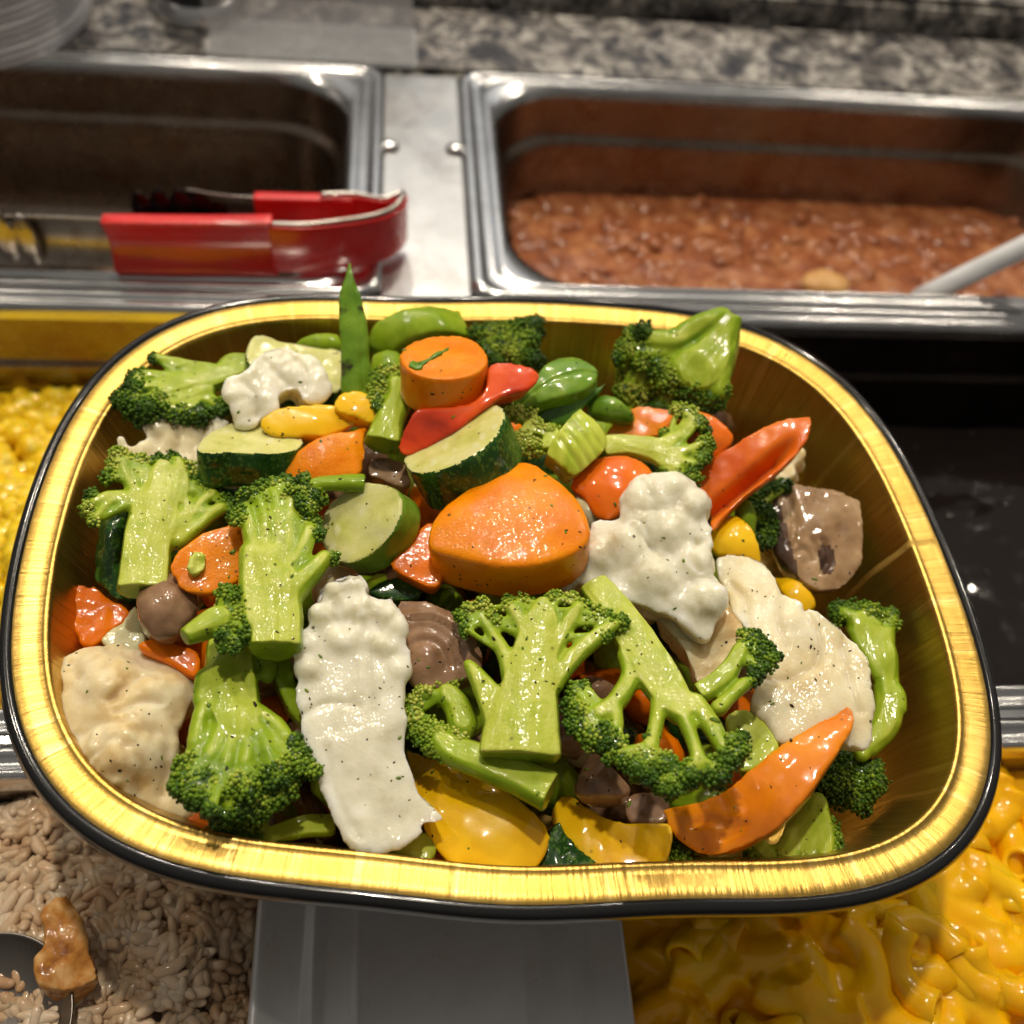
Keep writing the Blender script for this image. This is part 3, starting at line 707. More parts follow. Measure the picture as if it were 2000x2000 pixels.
# rice reaches the plate edge: grains heaped over the pan lip
rng = np.random.default_rng(11); gv = []
def rice_h(x, y): return -.0085+.0075*math.exp(-(((x+.105)/.035)**2+((y+.085)/.04)**2))-.004*max(0, (x+.075)/.015)
for i in range(4600):
    x = rng.uniform(-.165, -.0630); y = rng.uniform(-.150, YF-.012)
    a = rng.uniform(0, 6.28); b = rng.normal(0, .32); L = rng.uniform(.8, 1.2)
    v = np.column_stack([np.sign(ICO2[0][:, 0])*np.abs(ICO2[0][:, 0])**.75, ICO2[0][:, 1], ICO2[0][:, 2]])*np.array([.0038, .0014, .0013])*L; v[:, 1] += v[:, 0]**2*rng.normal(0, 40)
    ca, sa, cb, sb = math.cos(a), math.sin(a), math.cos(b), math.sin(b)
    v = v@np.array([[cb, 0, sb], [0, 1, 0], [-sb, 0, cb]]); v = v@np.array([[ca, sa, 0], [-sa, ca, 0], [0, 0, 1]])
    z = rice_h(x, y)+.0036*vnoise(np.array([[x*75, y*75, 2]]), 6)[0]
    gv.append((v+np.array([x, y, z-abs(rng.normal(0, .0020))]), ICO2[1]))
Vb, Fb = soup(gv)
Vs, Fs = surface(-.338, -.0625, -.178, YF-.012, 0, .012, lambda V: np.array([rice_h(a, b) for a, b in V[:, :2]])-.0052, 30)
o = arr_mesh('fried_rice', np.concatenate([Vs, Vb]), [tuple(f) for f in Fs]+[tuple(f) for f in (Fb+len(Vs))], ricem)
tag(o, 'glistening brown fried rice in the steel pan', 'rice', kind='stuff')
# browned chunk in the rice
slab('chicken_chunk', 'browned golden chicken chunk lying in the fried rice', 'chicken', 'S', [(95, 1770), (135, 1755), (165, 1820), (192, 1890), (182, 1918), (110, 1935), (72, 1895), (82, 1825)], .6,
     food('browned_chicken', [(.3, (.22, .07, .015)), (.48, (.50, .22, .05)), (.62, (.66, .40, .16)), (.78, (.72, .56, .36))], 170, rough=.4, coat=.4), t=13, amp=.9, nscale=170, curd=.7, rag=.3, sm=4); PIECES.pop(); VEG.pop()
# serving spoon
sp = empty('serving_spoon', loc=tuple(at([(-45, 2010)], .004)[0])); tag(sp, 'round dark steel serving spoon lying in the fried rice', 'spoon')
th = np.arange(64)*2*math.pi/64; ring = np.column_stack([np.cos(th), np.sin(th), th*0]); R0 = .0195
V, F = loft([ring*R0*.99+(0, 0, -.0008), ring*R0*1.015+(0, 0, 0), ring*R0+(0, 0, .0007), ring*R0*.975+(0, 0, 0), ring*R0*.8+(0, 0, -.0035), ring*R0*.5+(0, 0, -.0055)])
mesh_obj('bowl', V, F, steel('dark_spoon_steel', .22, .35, (1, .9, .8), brushed=True), sp)
V, F = tube(np.array([(-R0*.95, -.002, 0), (-.05, -.01, .006), (-.11, -.03, .016)]), [.0035, .0035, .005], 12); mesh_obj('handle', V, F, MT['steel'], sp)
# macaroni and cheese
macm = food('cheese_macaroni', [(.3, (.82, .37, .001)), (.55, (.91, .49, .002)), (.78, (.93, .58, .008))], 45, rough=.34, coat=.6, sss=.3, bstr=.15, bscale=300, coatrough=.1, wet=.25)
rng = np.random.default_rng(21); parts = []
def mac_h(x, y): return -.012+.010*math.exp(-(((x-.085)/.05)**2+((y+.095)/.05)**2))
V, F = surface(.0270, .300, -.178, YF-.010, 0, .012, lambda V: np.array([mac_h(a, b) for a, b in V[:, :2]])-.001, 40)
for i in range(190):
    x = rng.uniform(.031, .190); y = rng.uniform(-.165, YF-.020)
    a = rng.uniform(0, 6.28); b = rng.normal(0, .5); tt = np.linspace(-1.0, 1.0, 7); Rm = .0105
    P = np.column_stack([Rm*np.sin(tt), Rm*(1-np.cos(tt)), 0*tt])
    ca, sa, cb, sb = math.cos(a), math.sin(a), math.cos(b), math.sin(b)
    P = P@np.array([[1, 0, 0], [0, cb, sb], [0, -sb, cb]])@np.array([[ca, sa, 0], [-sa, ca, 0], [0, 0, 1]])
    P += np.array([x, y, mac_h(x, y)+rng.uniform(-.0040, .0026)])
    P[:, 2] = np.minimum(P[:, 2], mac_h(x, y)+.006)
    parts.append(tube(P, np.full(7, .0046), 12))
me = soup_mesh(parts); tv = np.array([v.co[:] for v in me.vertices]); tf = [tuple(p.vertices) for p in me.polygons]
bm = bmesh.new(); bm.from_mesh(me); bot = V.copy(); bot[:, 2] = -.03
vs = [bm.verts.new(q) for q in V]; vb = [bm.verts.new(q) for q in bot]; nb_ = len(rrect(0, 1, 0, 1, .1, 0, 8, 14))
for f in F: bm.faces.new([vs[i] for i in f][::-1]); bm.faces.new([vb[i] for i in f])
for i in range(nb_): bm.faces.new((vs[i], vs[(i+1) % nb_], vb[(i+1) % nb_], vb[i]))
bmesh.ops.recalc_face_normals(bm, faces=bm.faces[:]); bmesh.ops.triangulate(bm, faces=bm.faces[:])
bpy.data.meshes.remove(me)
V, N, F = remeshed(bm_mesh(bm), .0009, 4)
V = V+N*(fbm(V*160, 4, 3)*.0004)[:, None]
el_V = []; el_F = []; eo = len(V)
for i in range(60):                                      # hollow elbows standing out of the sauce
    x = rng.uniform(.034, .185); y = rng.uniform(-.150, YF-.024)
    tt = np.linspace(-1.1, 1.1, 9); Rm = rng.uniform(.0085, .011); a = rng.uniform(0, 6.28); b_ = rng.normal(0, .7)
    P = np.column_stack([Rm*np.sin(tt), Rm*(1-np.cos(tt)), 0*tt]); T = np.gradient(P, axis=0); T /= np.linalg.norm(T, axis=1)[:, None]
    u = np.column_stack([-T[:, 1], T[:, 0], 0*T[:, 0]]); w_ = np.array([0, 0, 1.]); sg = 16; th_ = np.arange(sg)*2*math.pi/sg
    rings = [P[k]+r_*(np.cos(th_)[:, None]*u[k]+np.sin(th_)[:, None]*w_) for r_, seq in ((.0045, range(9)), (.0030, range(8, -1, -1))) for k in seq]
    v = np.concatenate(rings); nr = len(rings)
    ca, sa, cb, sb = math.cos(a), math.sin(a), math.cos(b_), math.sin(b_)
    v = v@np.array([[1, 0, 0], [0, cb, sb], [0, -sb, cb]])@np.array([[ca, sa, 0], [-sa, ca, 0], [0, 0, 1]])+np.array([x, y, mac_h(x, y)+rng.uniform(-.0015, .0025)])
    v = v+.0003*np.column_stack([vnoise(v*300, 3), vnoise(v*300, 4), vnoise(v*300, 5)])
    el_V.append(v)
    for k in range(nr):
        k2 = (k+1) % nr
        for j in range(sg): el_F.append((eo+k*sg+j, eo+k2*sg+j, eo+k2*sg+(j+1) % sg, eo+k*sg+(j+1) % sg))
    eo += len(v)
V = np.concatenate([V]+el_V); F = list(F)+el_F
o = arr_mesh('macaroni_and_cheese', V, F, macm); tag(o, 'yellow macaroni coated in glossy cheese sauce', 'macaroni', kind='stuff')

# ------------------------------------------------------------------ red tongs across the pan
redm = flat('red_vinyl', (.66, .014, .012), .26, coat=.5); tongs = empty('tongs', loc=tuple(at([(400, 520)], .0045)[0]))
tag(tongs, 'red handled steel tongs lying on the pan rim', 'tongs'); T0 = np.array(tongs.location)
near = [at([q], .0050)[0] for q in ((-40, 514), (110, 516), (235, 522))]
nearr = [at([q], .0050)[0] for q in ((225, 522), (400, 526), (545, 527))]
loopb = [at([q], .0052)[0] for q in ((535, 526), (600, 527), (680, 518), (745, 505), (776, 486), (786, 462))]
endt = [at([q], .0262)[0]-(0, 0, .021) for q in ((748, 379), (690, 370), (625, 371))]
farr = [at([q], .0262)[0]-(0, 0, .021) for q in ((690, 370), (600, 367), (492, 362))]
fars = [at([q], .0255)[0]-(0, 0, .021) for q in ((495, 364), (430, 358), (355, 345))]
def band(name, P, h0, h1, thick, m, z0=0, bulge=.0):
    P = catmull(np.array(P), 6, closed=False)-T0; n = len(P); T = np.gradient(P, axis=0); T /= np.linalg.norm(T, axis=1)[:, None]
    nn = np.cross(T, (0, 0, 1)); nn /= np.linalg.norm(nn, axis=1)[:, None]; V = []; prof = []
    k = 9
    for i in range(k): f = i/(k-1); prof.append((thick/2+bulge*math.sin(math.pi*f), f))
    for i in range(k): f = 1-i/(k-1); prof.append((-thick/2+bulge*.8*math.sin(math.pi*f), f))
    rings = []
    for i in range(n):
        f = i/(n-1); h = h0+(h1-h0)*f
        rings.append(np.array([P[i]+nn[i]*a+np.array([0, 0, z0+h*b]) for a, b in prof]))
    V = np.concatenate(rings); m_ = len(prof); F = []
    for i in range(n-1):
        for j in range(m_): F.append((i*m_+j, i*m_+(j+1) % m_, (i+1)*m_+(j+1) % m_, (i+1)*m_+j))
    F.append(tuple(range(m_))[::-1]); F.append(tuple((n-1)*m_+j for j in range(m_)))
    o = mesh_obj(name, V, F, m, tongs); b = o.modifiers.new('bevel', 'BEVEL'); b.width = .0008; b.segments = 2; b.limit_method = 'ANGLE'; b.angle_limit = 1.0
    return o
tst = steel('tongs_steel', .40, .28, (1, .92, .85), dirt=.6)
band('arm', near, .021, .0215, .0012, tst, 0, -.0035); band('grip', nearr, .0225, .0240, .0060, redm, -.0008, -.0035)
band('spring_handle', loopb+endt, .0205, .0185, .0036, redm)
band('grip', farr, .018, .0170, .0050, redm); band('arm', fars, .0165, .016, .0012, tst, 0, .003)
el = [p+np.array([0, 0, .0207-.0002]) for p in loopb]+[p+np.array([0, 0, .0190]) for p in endt]
P = catmull(np.array(el), 6, closed=False)-T0; V, F = tube(P, np.full(len(P), .0011), 8); mesh_obj('edge_band', V, F, tst, tongs)
for base_, dr in ((near[0], 1), (fars[-1]-np.array([0, 0, .010]), 0)):          # scalloped gripping heads
    parts = []
    for k in range(6):
        c = base_-T0+np.array([.020-.0075*k, 0, .0105+.004*math.sin(k*.5)]); parts.append((ICO2[0]*np.array([.0046, .0026, .0125])+c, ICO2[1]))
    V, N, F = remeshed(soup_mesh(parts), .0009, 3); arr_mesh('head', V, F, tst if dr else MT['pandark'], parent=tongs)
# ladle handle in the beans
Lp = [at([(1790, 586)], -.012)[0], at([(2300, 335)], .060)[0]]
ld = empty('ladle', loc=tuple(Lp[0])); tag(ld, 'pale steel ladle with its handle rising from the beans', 'ladle')
P = np.linspace(Lp[0], Lp[1], 12)-Lp[0]; V, F = tube(P, np.full(len(P), .0046), 16); mesh_obj('handle', V, F, flat('pale_ladle_enamel', (.72, .73, .75), .3), ld)
Lb = np.array([-.010, .004, zb+.012+.010])
th = np.arange(32)*2*math.pi/32; ring = np.column_stack([np.cos(th), np.sin(th), th*0])
V, F = loft([ring*.016+(0, 0, -.012), ring*.018+(0, 0, -.004), ring*.0185+(0, 0, -.0015), ring*.017+(0, 0, -.002), ring*.010+(0, 0, -.014)]); mesh_obj('bowl', V+Lb, F, tst, ld)

# ================================================================== THE TRAY
ZR = .058
_o = np.array([(40, 960), (130, 780), (215, 680), (300, 620), (400, 582), (530, 568), (700, 563), (966, 567), (1170, 575), (1290, 592), (1400, 615), (1500, 660), (1590, 720), (1690, 845), (1760, 970), (1820, 1110), (1865, 1260), (1885, 1400), (1880, 1500), (1840, 1590), (1760, 1660), (1640, 1705), (1450, 1730), (1200, 1738), (900, 1735), (700, 1722), (500, 1700), (300, 1650), (150, 1580), (60, 1490), (15, 1400), (2, 1230), (12, 1110)], float)*2000/1932
_w = at(_o, ZR-.0015)[:, :2]; _t = np.arctan2(_w[:, 1], _w[:, 0]); _rr = np.linalg.norm(_w, axis=1)
_A = lambda t: np.column_stack([np.ones_like(t)]+[f(k*t) for k in range(1, 9) for f in (np.cos, np.sin)])
_reg = np.diag([0]+[(k**2)*.02 for k in range(1, 9) for _ in (0, 1)])
_co = np.linalg.solve(_A(_t).T@_A(_t)+_reg*.05, _A(_t).T@_rr)
NT = 360; TT = np.arange(NT)*2*math.pi/NT; RR = _A(TT)@_co
OUT = np.column_stack([RR*np.cos(TT), RR*np.sin(TT)])
_tan = np.roll(OUT, -1, 0)-np.roll(OUT, 1, 0); _tan /= np.linalg.norm(_tan, axis=1)[:, None]
INN = np.column_stack([-_tan[:, 1], _tan[:, 0]])
ARC = np.concatenate([[0], np.cumsum(np.linalg.norm(np.diff(OUT, axis=0), axis=1))])
def tring(d, z): return np.column_stack([OUT+INN*d/1000, np.full(NT, ZR+z/1000)])
def tray_mesh(name, prof, m, parent, cap=False, wr=0):
    rings = [tring(d, z) for d, z in prof]
    if wr:
        for k, (d, z) in enumerate(prof):
            if d > 11:
                a = vnoise(np.column_stack([ARC*1000/2.6, np.full(NT, .2*k*.1), np.zeros(NT)]), 3)
                rings[k][:, :2] += INN*(a*wr/1000*min(1, (d-11)/4))[:, None]
    V, F = loft(rings, cap=cap)
    o = mesh_obj(name, V, F, m, parent)
    at_ = o.data.attributes.new('prof', 'FLOAT_VECTOR', 'POINT'); vals = np.zeros((len(V), 3))
    for k, (d, z) in enumerate(prof): vals[k*NT:(k+1)*NT] = np.column_stack([ARC, np.full(NT, d/1000), np.full(NT, z/1000)])
    at_.data.foreach_set('vector', vals.ravel())
    return o
def goldmat():
    m, n, p = nodes('gold_foil'); p.inputs['Metallic'].default_value = 1
    a = add(n, 'Attribute'); a.attribute_name = 'prof'
    mp = add(n, 'Mapping'); mp.inputs['Scale'].default_value = (900, 18, 18); n.links.new(a.outputs['Vector'], mp.inputs[0])
    x = add(n, 'TexNoise'); x.inputs['Scale'].default_value = 1; x.inputs['Detail'].default_value = 4; x.inputs['Roughness'].default_value = .65; n.links.new(mp.outputs[0], x.inputs['Vector'])
    mp2 = add(n, 'Mapping'); mp2.inputs['Scale'].default_value = (230, 8, 8); n.links.new(a.outputs['Vector'], mp2.inputs[0])
    y = add(n, 'TexNoise'); y.inputs['Scale'].default_value = 1; y.inputs['Detail'].default_value = 3; n.links.new(mp2.outputs[0], y.inputs['Vector'])
    v = coords(n)
    c = ramp(n, noise(n, v, 40, 5, .6), [(.3, (.52, .33, .065)), (.7, (.68, .45, .12))])
    c = mixc(n, ramp(n, x.outputs['Fac'], [(.38, (.7, .7, .7)), (.50, (0, 0, 0))]), c, (.48, .28, .06))
    c = mixc(n, ramp(n, y.outputs['Fac'], [(.56, (0, 0, 0)), (.68, (.7, .7, .7))]), c, (.84, .60, .21)); n.links.new(c, p.inputs['Base Color'])
    p.inputs['Roughness'].default_value = .34
    b = bump(n, x.outputs['Fac'], .40, .0006); b = bump(n, y.outputs['Fac'], .22, .0020, b); b = bump(n, noise(n, v, 1500, 2), .06, .0003, b)
    n.links.new(b, p.inputs['Normal']); return m
MT['gold'] = goldmat()
MT['blackrim'] = flat('black_lacquer', (.006, .006, .006), .16, coat=.5, bs=.05, bscale=300)
tray = empty('foil_tray', loc=(0, 0, 0)); tag(tray, 'black rimmed gold foil tray heaped with cooked vegetables', 'tray')
tray_mesh('liner', [(3.0, .3), (3.6, .55), (5.5, .35), (7.6, -.1), (8.7, -.3), (9.3, -.05), (9.9, .05), (10.4, -.5), (10.7, -1.6), (11.6, -5), (15, -14), (17, -26), (19.2, -38), (20.6, -45), (22.5, -49.5), (25.5, -52), (29, -53), (33, -52.4), (38, -52.4), (60, -52.4)], MT['gold'], tray, cap=True, wr=.22)
tray_mesh('rim_bead', [(3.3, .2), (2.8, 1.0), (2.0, 1.25), (1.0, .8), (.3, -.3), (0, -1.5), (.25, -2.6), (.9, -3.2), (.75, -3.7), (.6, -4.5), (1.1, -5.4), (2.6, -5.8), (4.2, -5.5)], MT['blackrim'], tray)
tray_mesh('outer_shell', [(4.0, -5.2), (7.8, -5.4), (9.4, -6.8), (13.6, -15), (16.5, -27), (18.6, -39), (20, -46), (22.2, -50.5), (25.4, -53), (29, -54), (38, -53.8), (60, -53.8)], MT['blackrim'], tray, cap=True)

# ================================================================== THE VEGETABLES
# --- back row
broccoli('broccoli_floret', 'broccoli floret lying sideways, dark buds towards the rim, behind white cauliflower', 'A', 5.9,
    [[(1340, 600, 50), (1180, 650, 75), (1000, 690, 80), (900, 730, 60)], [(1150, 640, 70), (980, 595, 48), (850, 560, 32)], [(1000, 700, 55), (880, 660, 42), (760, 650, 32)], [(1330, 570, 45), (1240, 560, 40), (1200, 600, 40)], [(1100, 740, 60), (1000, 800, 50)]],
    [(740, 720, 60), (700, 790, 60), (780, 835, 70), (880, 830, 60), (980, 855, 60), (1090, 850, 60), (1180, 825, 50), (840, 560, 28), (760, 640, 36), (870, 760, 50), (720, 650, 34)], tone=(.05, .55), ratio=.8, fan=1)
slab('zucchini_slice', 'zucchini slice half hidden behind white cauliflower, next to the standing pea pod', 'zucchini', 'A', [(1325, 540), (1345, 455), (1400, 425), (1520, 450), (1700, 495), (1835, 515), (1855, 640), (1800, 740), (1500, 690), (1370, 620)], 6.2, None, ratio=.75, ang=80, t=9, split=ZSplit())
slab('broccoli_piece', 'long pale green broccoli stem against the back wall of the tray', 'broccoli', 'B', [(205, 300), (205, 225), (300, 165), (400, 130), (540, 108), (690, 105), (715, 150), (738, 262), (640, 268), (500, 285), (400, 310), (300, 345)], 6.1, 'stalk', ratio=.85, ang=70, t=12, dome=4, sm=9)
slab('broccoli_piece', 'thin bright green broccoli stem end left of the pea pod', 'broccoli', 'A', [(1590, 470), (1640, 445), (1700, 425), (1820, 405), (1835, 520), (1700, 510), (1600, 500)], 6.0, 'stalk', t=8, dome=2, amp=.7)
broccoli('broccoli_floret', 'small dark broccoli floret touching the back wall of the tray', 'B', 5.8,
    [[(860, 390, 40), (900, 320, 40)]], [(800, 275, 50), (850, 250, 50), (920, 240, 50), (990, 230, 50), (1060, 210, 45), (1100, 190, 35), (820, 340, 50), (900, 320, 60), (980, 300, 60), (1060, 280, 50), (1000, 370, 55), (1080, 390, 45), (860, 370, 45)], tone=(.05, .6), ratio=.8)
broccoli('broccoli_floret', 'upside down broccoli floret leaning on the tray rim, stalk end up', 'C', 6.7,
    [[(905, 165, 62), (850, 290, 105), (790, 400, 140), (740, 470, 150)], [(850, 180, 60), (720, 240, 80), (600, 310, 80), (480, 310, 65)], [(760, 380, 100), (640, 430, 100)], [(870, 330, 50), (850, 500, 52), (835, 590, 45)]],
    [(420, 280, 55), (340, 350, 55), (310, 395, 40), (430, 360, 70), (520, 440, 70), (600, 510, 70), (700, 570, 65), (800, 610, 60), (860, 570, 35), (360, 430, 70, -5), (470, 520, 80, -6), (600, 600, 75, -6), (720, 640, 60, -5)], tone=(.10, .85), ratio=.92, flatcut=.6, fan=1)
slab('pea_pod', 'pea pod standing upright with a pointed tip and a scorched spot', 'pea pod', 'S', [(683, 506), (693, 545), (709, 590), (717, 640), (723, 700), (724, 770), (666, 770), (664, 700), (662, 640), (662, 590), (671, 545)], 7.4, 'peascorch', ratio=.97, ang=90, t=6, sm=10, dome=1.5, gd=.6, gw=.35, voxel=.0005, grooves=[[(690, 520), (703, 640), (708, 762)]])
# --- left group
slab('cauliflower_floret', 'white cauliflower piece with a curled tail resting on the zucchini and yellow pepper', 'cauliflower', 'A',
    [(1195, 690), (1240, 655), (1320, 630), (1370, 560), (1430, 500), (1530, 475), (1600, 510), (1680, 520), (1740, 590), (1760, 660), (1785, 700), (1770, 760), (1710, 800), (1640, 790), (1610, 740), (1560, 735), (1510, 770), (1495, 840), (1450, 870), (1410, 880), (1390, 910), (1340, 925), (1280, 910), (1250, 830), (1210, 740)], 7.1, 'caulw', t=9, amp=.9, nscale=140, sm=7, curd=.9, curdcell=.007, curd2=.3, dome=1.5, grooves=[[(1430, 560), (1500, 640), (1560, 700)], [(1600, 560), (1650, 640), (1640, 740)], [(1300, 680), (1380, 760), (1380, 860)]])
slab('cauliflower_floret', 'cream cauliflower piece beside the dark rimmed zucchini slice at the tray edge', 'cauliflower', 'A',
    [(765, 900), (800, 890), (900, 850), (960, 790), (1060, 770), (1100, 810), (1150, 830), (1200, 860), (1230, 900), (1180, 960), (1150, 1010), (1100, 1080), (1060, 1180), (960, 1180), (900, 1150), (800, 1160), (700, 1130), (600, 1120), (600, 1040), (620, 985), (645, 970), (680, 1020), (740, 1025), (785, 960)], 5.7, 'caul', t=12, amp=1.0, nscale=130, sm=6, curd=1.2, curdcell=.006, curd2=.4, rag=.8, gd=1.1, grooves=[[(900, 880), (960, 960), (940, 1080)], [(1090, 820), (1110, 900), (1080, 1000)], [(800, 920), (840, 1000)]])
slab('zucchini_slice', 'thick zucchini slice with a dark green rind facing front, below white cauliflower', 'zucchini', 'A', [(1052, 1030), (1110, 965), (1200, 912), (1330, 892), (1460, 900), (1570, 935), (1640, 990), (1590, 1045), (1450, 1065), (1250, 1055), (1110, 1060)], 6.8, None, ratio=.42, ang=93, t=9.5, split=ZSplit(), sm=3)
slab('zucchini_slice', 'second zucchini slice hidden under the thick dark rimmed one', 'zucchini', 'A', [(1130, 1190), (1250, 1120), (1400, 1110), (1520, 1160), (1480, 1230), (1300, 1250), (1180, 1240)], 5.8, None, ratio=.42, ang=93, t=8, split=ZSplit(), sm=3)
slab('yellow_pepper_strip', 'yellow pepper strip below the white cauliflower tail', 'pepper', 'A', [(1395, 900), (1440, 850), (1520, 812), (1650, 800), (1780, 795), (1880, 840), (1930, 890), (1830, 950), (1750, 975), (1600, 975), (1480, 970), (1420, 940)], 6.9, 'yellow', t=7, dome=.6, sm=4, amp=.25)
slab('yellow_pepper_strip', 'small curled yellow pepper piece at the foot of the pea pod', 'pepper', 'B', [(0, 650), (30, 585), (100, 562), (180, 570), (232, 600), (250, 690), (215, 735), (160, 720), (110, 700), (60, 690)], 7.1, 'yellow', t=6, dome=.6, sm=4, amp=.25, ratio=.85)
slab('carrot_piece', 'carrot wedge between the thick zucchini slice and the small broccoli stub', 'carrot', 'B', [(200, 735), (170, 800), (178, 900), (150, 1010), (30, 1040), (-80, 1060), (-180, 1100), (-262, 1010), (-250, 940), (-140, 860), (0, 800), (100, 775)], 6.7, 'carrot', t=10, dome=2, sm=6)
broccoli('broccoli_floret', 'large pale broccoli floret at the left tray wall, cut stalk down', 'A', 6.3,
    [[(770, 1800, 130), (790, 1600, 125), (830, 1400, 125), (880, 1250, 100)], [(760, 1350, 60), (700, 1220, 42), (640, 1110, 28)], [(850, 1260, 80), (880, 1150, 60)], [(930, 1300, 90), (965, 1190, 65), (960, 1120, 40)], [(740, 1320, 55), (610, 1310, 45), (510, 1340, 34)], [(600, 1330, 34), (520, 1420, 28)], [(900, 1480, 90), (1000, 1430, 55), (1010, 1340, 48)], [(960, 1540, 50), (1090, 1440, 40), (1190, 1370, 34)], [(980, 1480, 40), (1080, 1340, 40), (1150, 1290, 34)]],
    [(640, 1075, 42), (620, 1130, 38), (700, 1105, 40), (770, 1110, 38), (860, 1115, 45), (930, 1110, 50), (1010, 1150, 46), (1060, 1230, 44), (590, 1200, 40), (500, 1310, 38), (480, 1365, 36), (510, 1435, 32), (1130, 1270, 48), (1200, 1330, 46), (1250, 1370, 34), (740, 1180, 30)], tone=(.25, .85), stalk='cut', flatcut=.35, fan=1)
slab('zucchini_slice', 'zucchini slice standing on edge at the left tray wall, dark wrinkled rind outward', 'zucchini', 'A', [(560, 1390), (620, 1350), (670, 1390), (668, 1520), (650, 1650), (645, 1860), (570, 1800), (515, 1710), (515, 1540)], 5.2, 'zskin', ratio=.8, ang=160, t=9, amp=.5, nscale=300, dome=2)
slab('carrot_slice', 'oval carrot slice with a bit of garlic on it', 'carrot', 'A', [(915, 1680), (940, 1610), (1010, 1550), (1100, 1490), (1200, 1455), (1290, 1445), (1330, 1520), (1340, 1640), (1320, 1730), (1230, 1785), (1130, 1820), (1030, 1815), (960, 1785), (945, 1735), (920, 1720)], 6.6, 'carrot', t=6, sm=4, ratio=.95)
slab('garlic_bit', 'tiny pale green garlic bit lying on the oval carrot slice', 'garlic', 'A', [(1015, 1660), (1040, 1600), (1085, 1600), (1115, 1660), (1080, 1700), (1035, 1720)], 6.75, 'cutslab', t=2, amp=.5, nscale=500, sm=3, voxel=.0004)
broccoli('broccoli_floret', 'upright broccoli floret with split branches in front of a carrot slice', 'A', 7.0,
    [[(1485, 2120, 140), (1490, 1950, 135), (1490, 1780, 125), (1470, 1650, 110)], [(1400, 1680, 55), (1350, 1500, 50), (1335, 1390, 40)], [(1440, 1620, 60), (1425, 1450, 45), (1400, 1330, 38)], [(1500, 1620, 60), (1500, 1450, 45), (1480, 1300, 38)], [(1550, 1640, 60), (1560, 1480, 48), (1560, 1320, 38)], [(1560, 1830, 85), (1680, 1720, 60), (1750, 1640, 46)], [(1580, 1660, 50), (1640, 1560, 45), (1670, 1500, 42)], [(1370, 2000, 70), (1350, 1800, 60), (1340, 1600, 55)]],
    [(1300, 1400, 45), (1310, 1330, 42), (1380, 1310, 42), (1420, 1265, 42), (1480, 1250, 46), (1540, 1225, 42), (1580, 1260, 42), (1605, 1320, 38), (1285, 1440, 34), (1660, 1440, 48), (1690, 1510, 42), (1700, 1450, 34), (1785, 1645, 36), (1440, 1340, 34), (1530, 1330, 34)], tone=(.15, .75), stalk='cut', flatcut=.5, fan=1)
broccoli('broccoli_sprig', 'small broccoli sprig lying across the cut zucchini face', 'B', 7.3,
    [[(170, 1068, 58), (50, 1062, 52), (-60, 1065, 45), (-110, 1080, 40)]], [(-150, 1050, 42), (-170, 1110, 40), (-165, 1170, 38), (-120, 1190, 34), (-90, 1130, 38), (-130, 1090, 40)], tone=(.15, .6), flatcut=None)
# --- top centre
broccoli('broccoli_floret', 'broccoli stub with a cut green stalk under the round carrot', 'B', 7.0,
    [[(270, 850, 105), (310, 720, 85), (350, 610, 70), (340, 540, 60)]], [(270, 500, 55), (300, 550, 48), (240, 560, 46), (320, 465, 40), (250, 640, 40), (230, 610, 36), (360, 520, 45)], tone=(.3, .75), stalk='stalk', flatcut=.6, ratio=.8)
slab('broccoli_piece', 'yellow green broccoli stem end between pea pod and round carrot', 'broccoli', 'B', [(205, 380), (240, 345), (350, 335), (380, 400), (380, 480), (300, 500), (215, 560)], 6.3, 'stalk', t=9, dome=2)
slab('carrot_slice', 'thick round carrot slice with a green herb sprig on top', 'carrot', 'B', [(362, 385), (390, 325), (470, 282), (580, 260), (690, 260), (780, 295), (832, 365), (825, 425), (760, 475), (640, 500), (500, 490), (405, 450)], 8.3, 'carrot', ratio=.55, ang=88, t=11, sm=3, amp=.2)
slab('herb_sprig', 'thin green broccoli sprig lying on the thick round carrot', 'herb', 'B', [(415, 410), (440, 395), (480, 400), (560, 355), (620, 320), (628, 332), (560, 372), (492, 415), (485, 440), (450, 442), (420, 430)], 8.36, 'pea', ratio=.55, ang=88, t=1.6, sm=2, amp=.3, nscale=500, voxel=.0004)
slab('red_pepper_strip', 'long red pepper strip with charred spots under the round carrot', 'pepper', 'B', [(348, 855), (362, 810), (400, 740), (450, 670), (560, 655), (740, 640), (820, 560), (840, 420), (940, 398), (1060, 420), (1118, 470), (1060, 550), (980, 580), (900, 610), (800, 685), (700, 765), (600, 822), (480, 880), (400, 902), (355, 890)], 7.7, 'red', ratio=.9, ang=100, t=5, dome=1.5, sm=7, amp=.25)
slab('pea_pod', 'broad pointed pea pod lying beside the red pepper strip', 'pea pod', 'B', [(935, 665), (990, 590), (1070, 520), (1150, 430), (1230, 380), (1310, 372), (1390, 408), (1428, 460), (1400, 530), (1330, 580), (1220, 612), (1080, 642), (980, 662)], 7.4, 'pea', t=5, dome=2, sm=8, ratio=.8, gd=.7, gw=.35, voxel=.0005, grooves=[[(960, 660), (1150, 545), (1330, 470), (1420, 465)]])
slab('pea_pod', 'dark pea pod half under the broad pointed pod', 'pea pod', 'B', [(990, 670), (1200, 625), (1380, 560), (1475, 505), (1445, 560), (1360, 640), (1300, 720), (1220, 760), (1120, 730)], 6.9, 'pead', t=4, dome=1.5, sm=5)
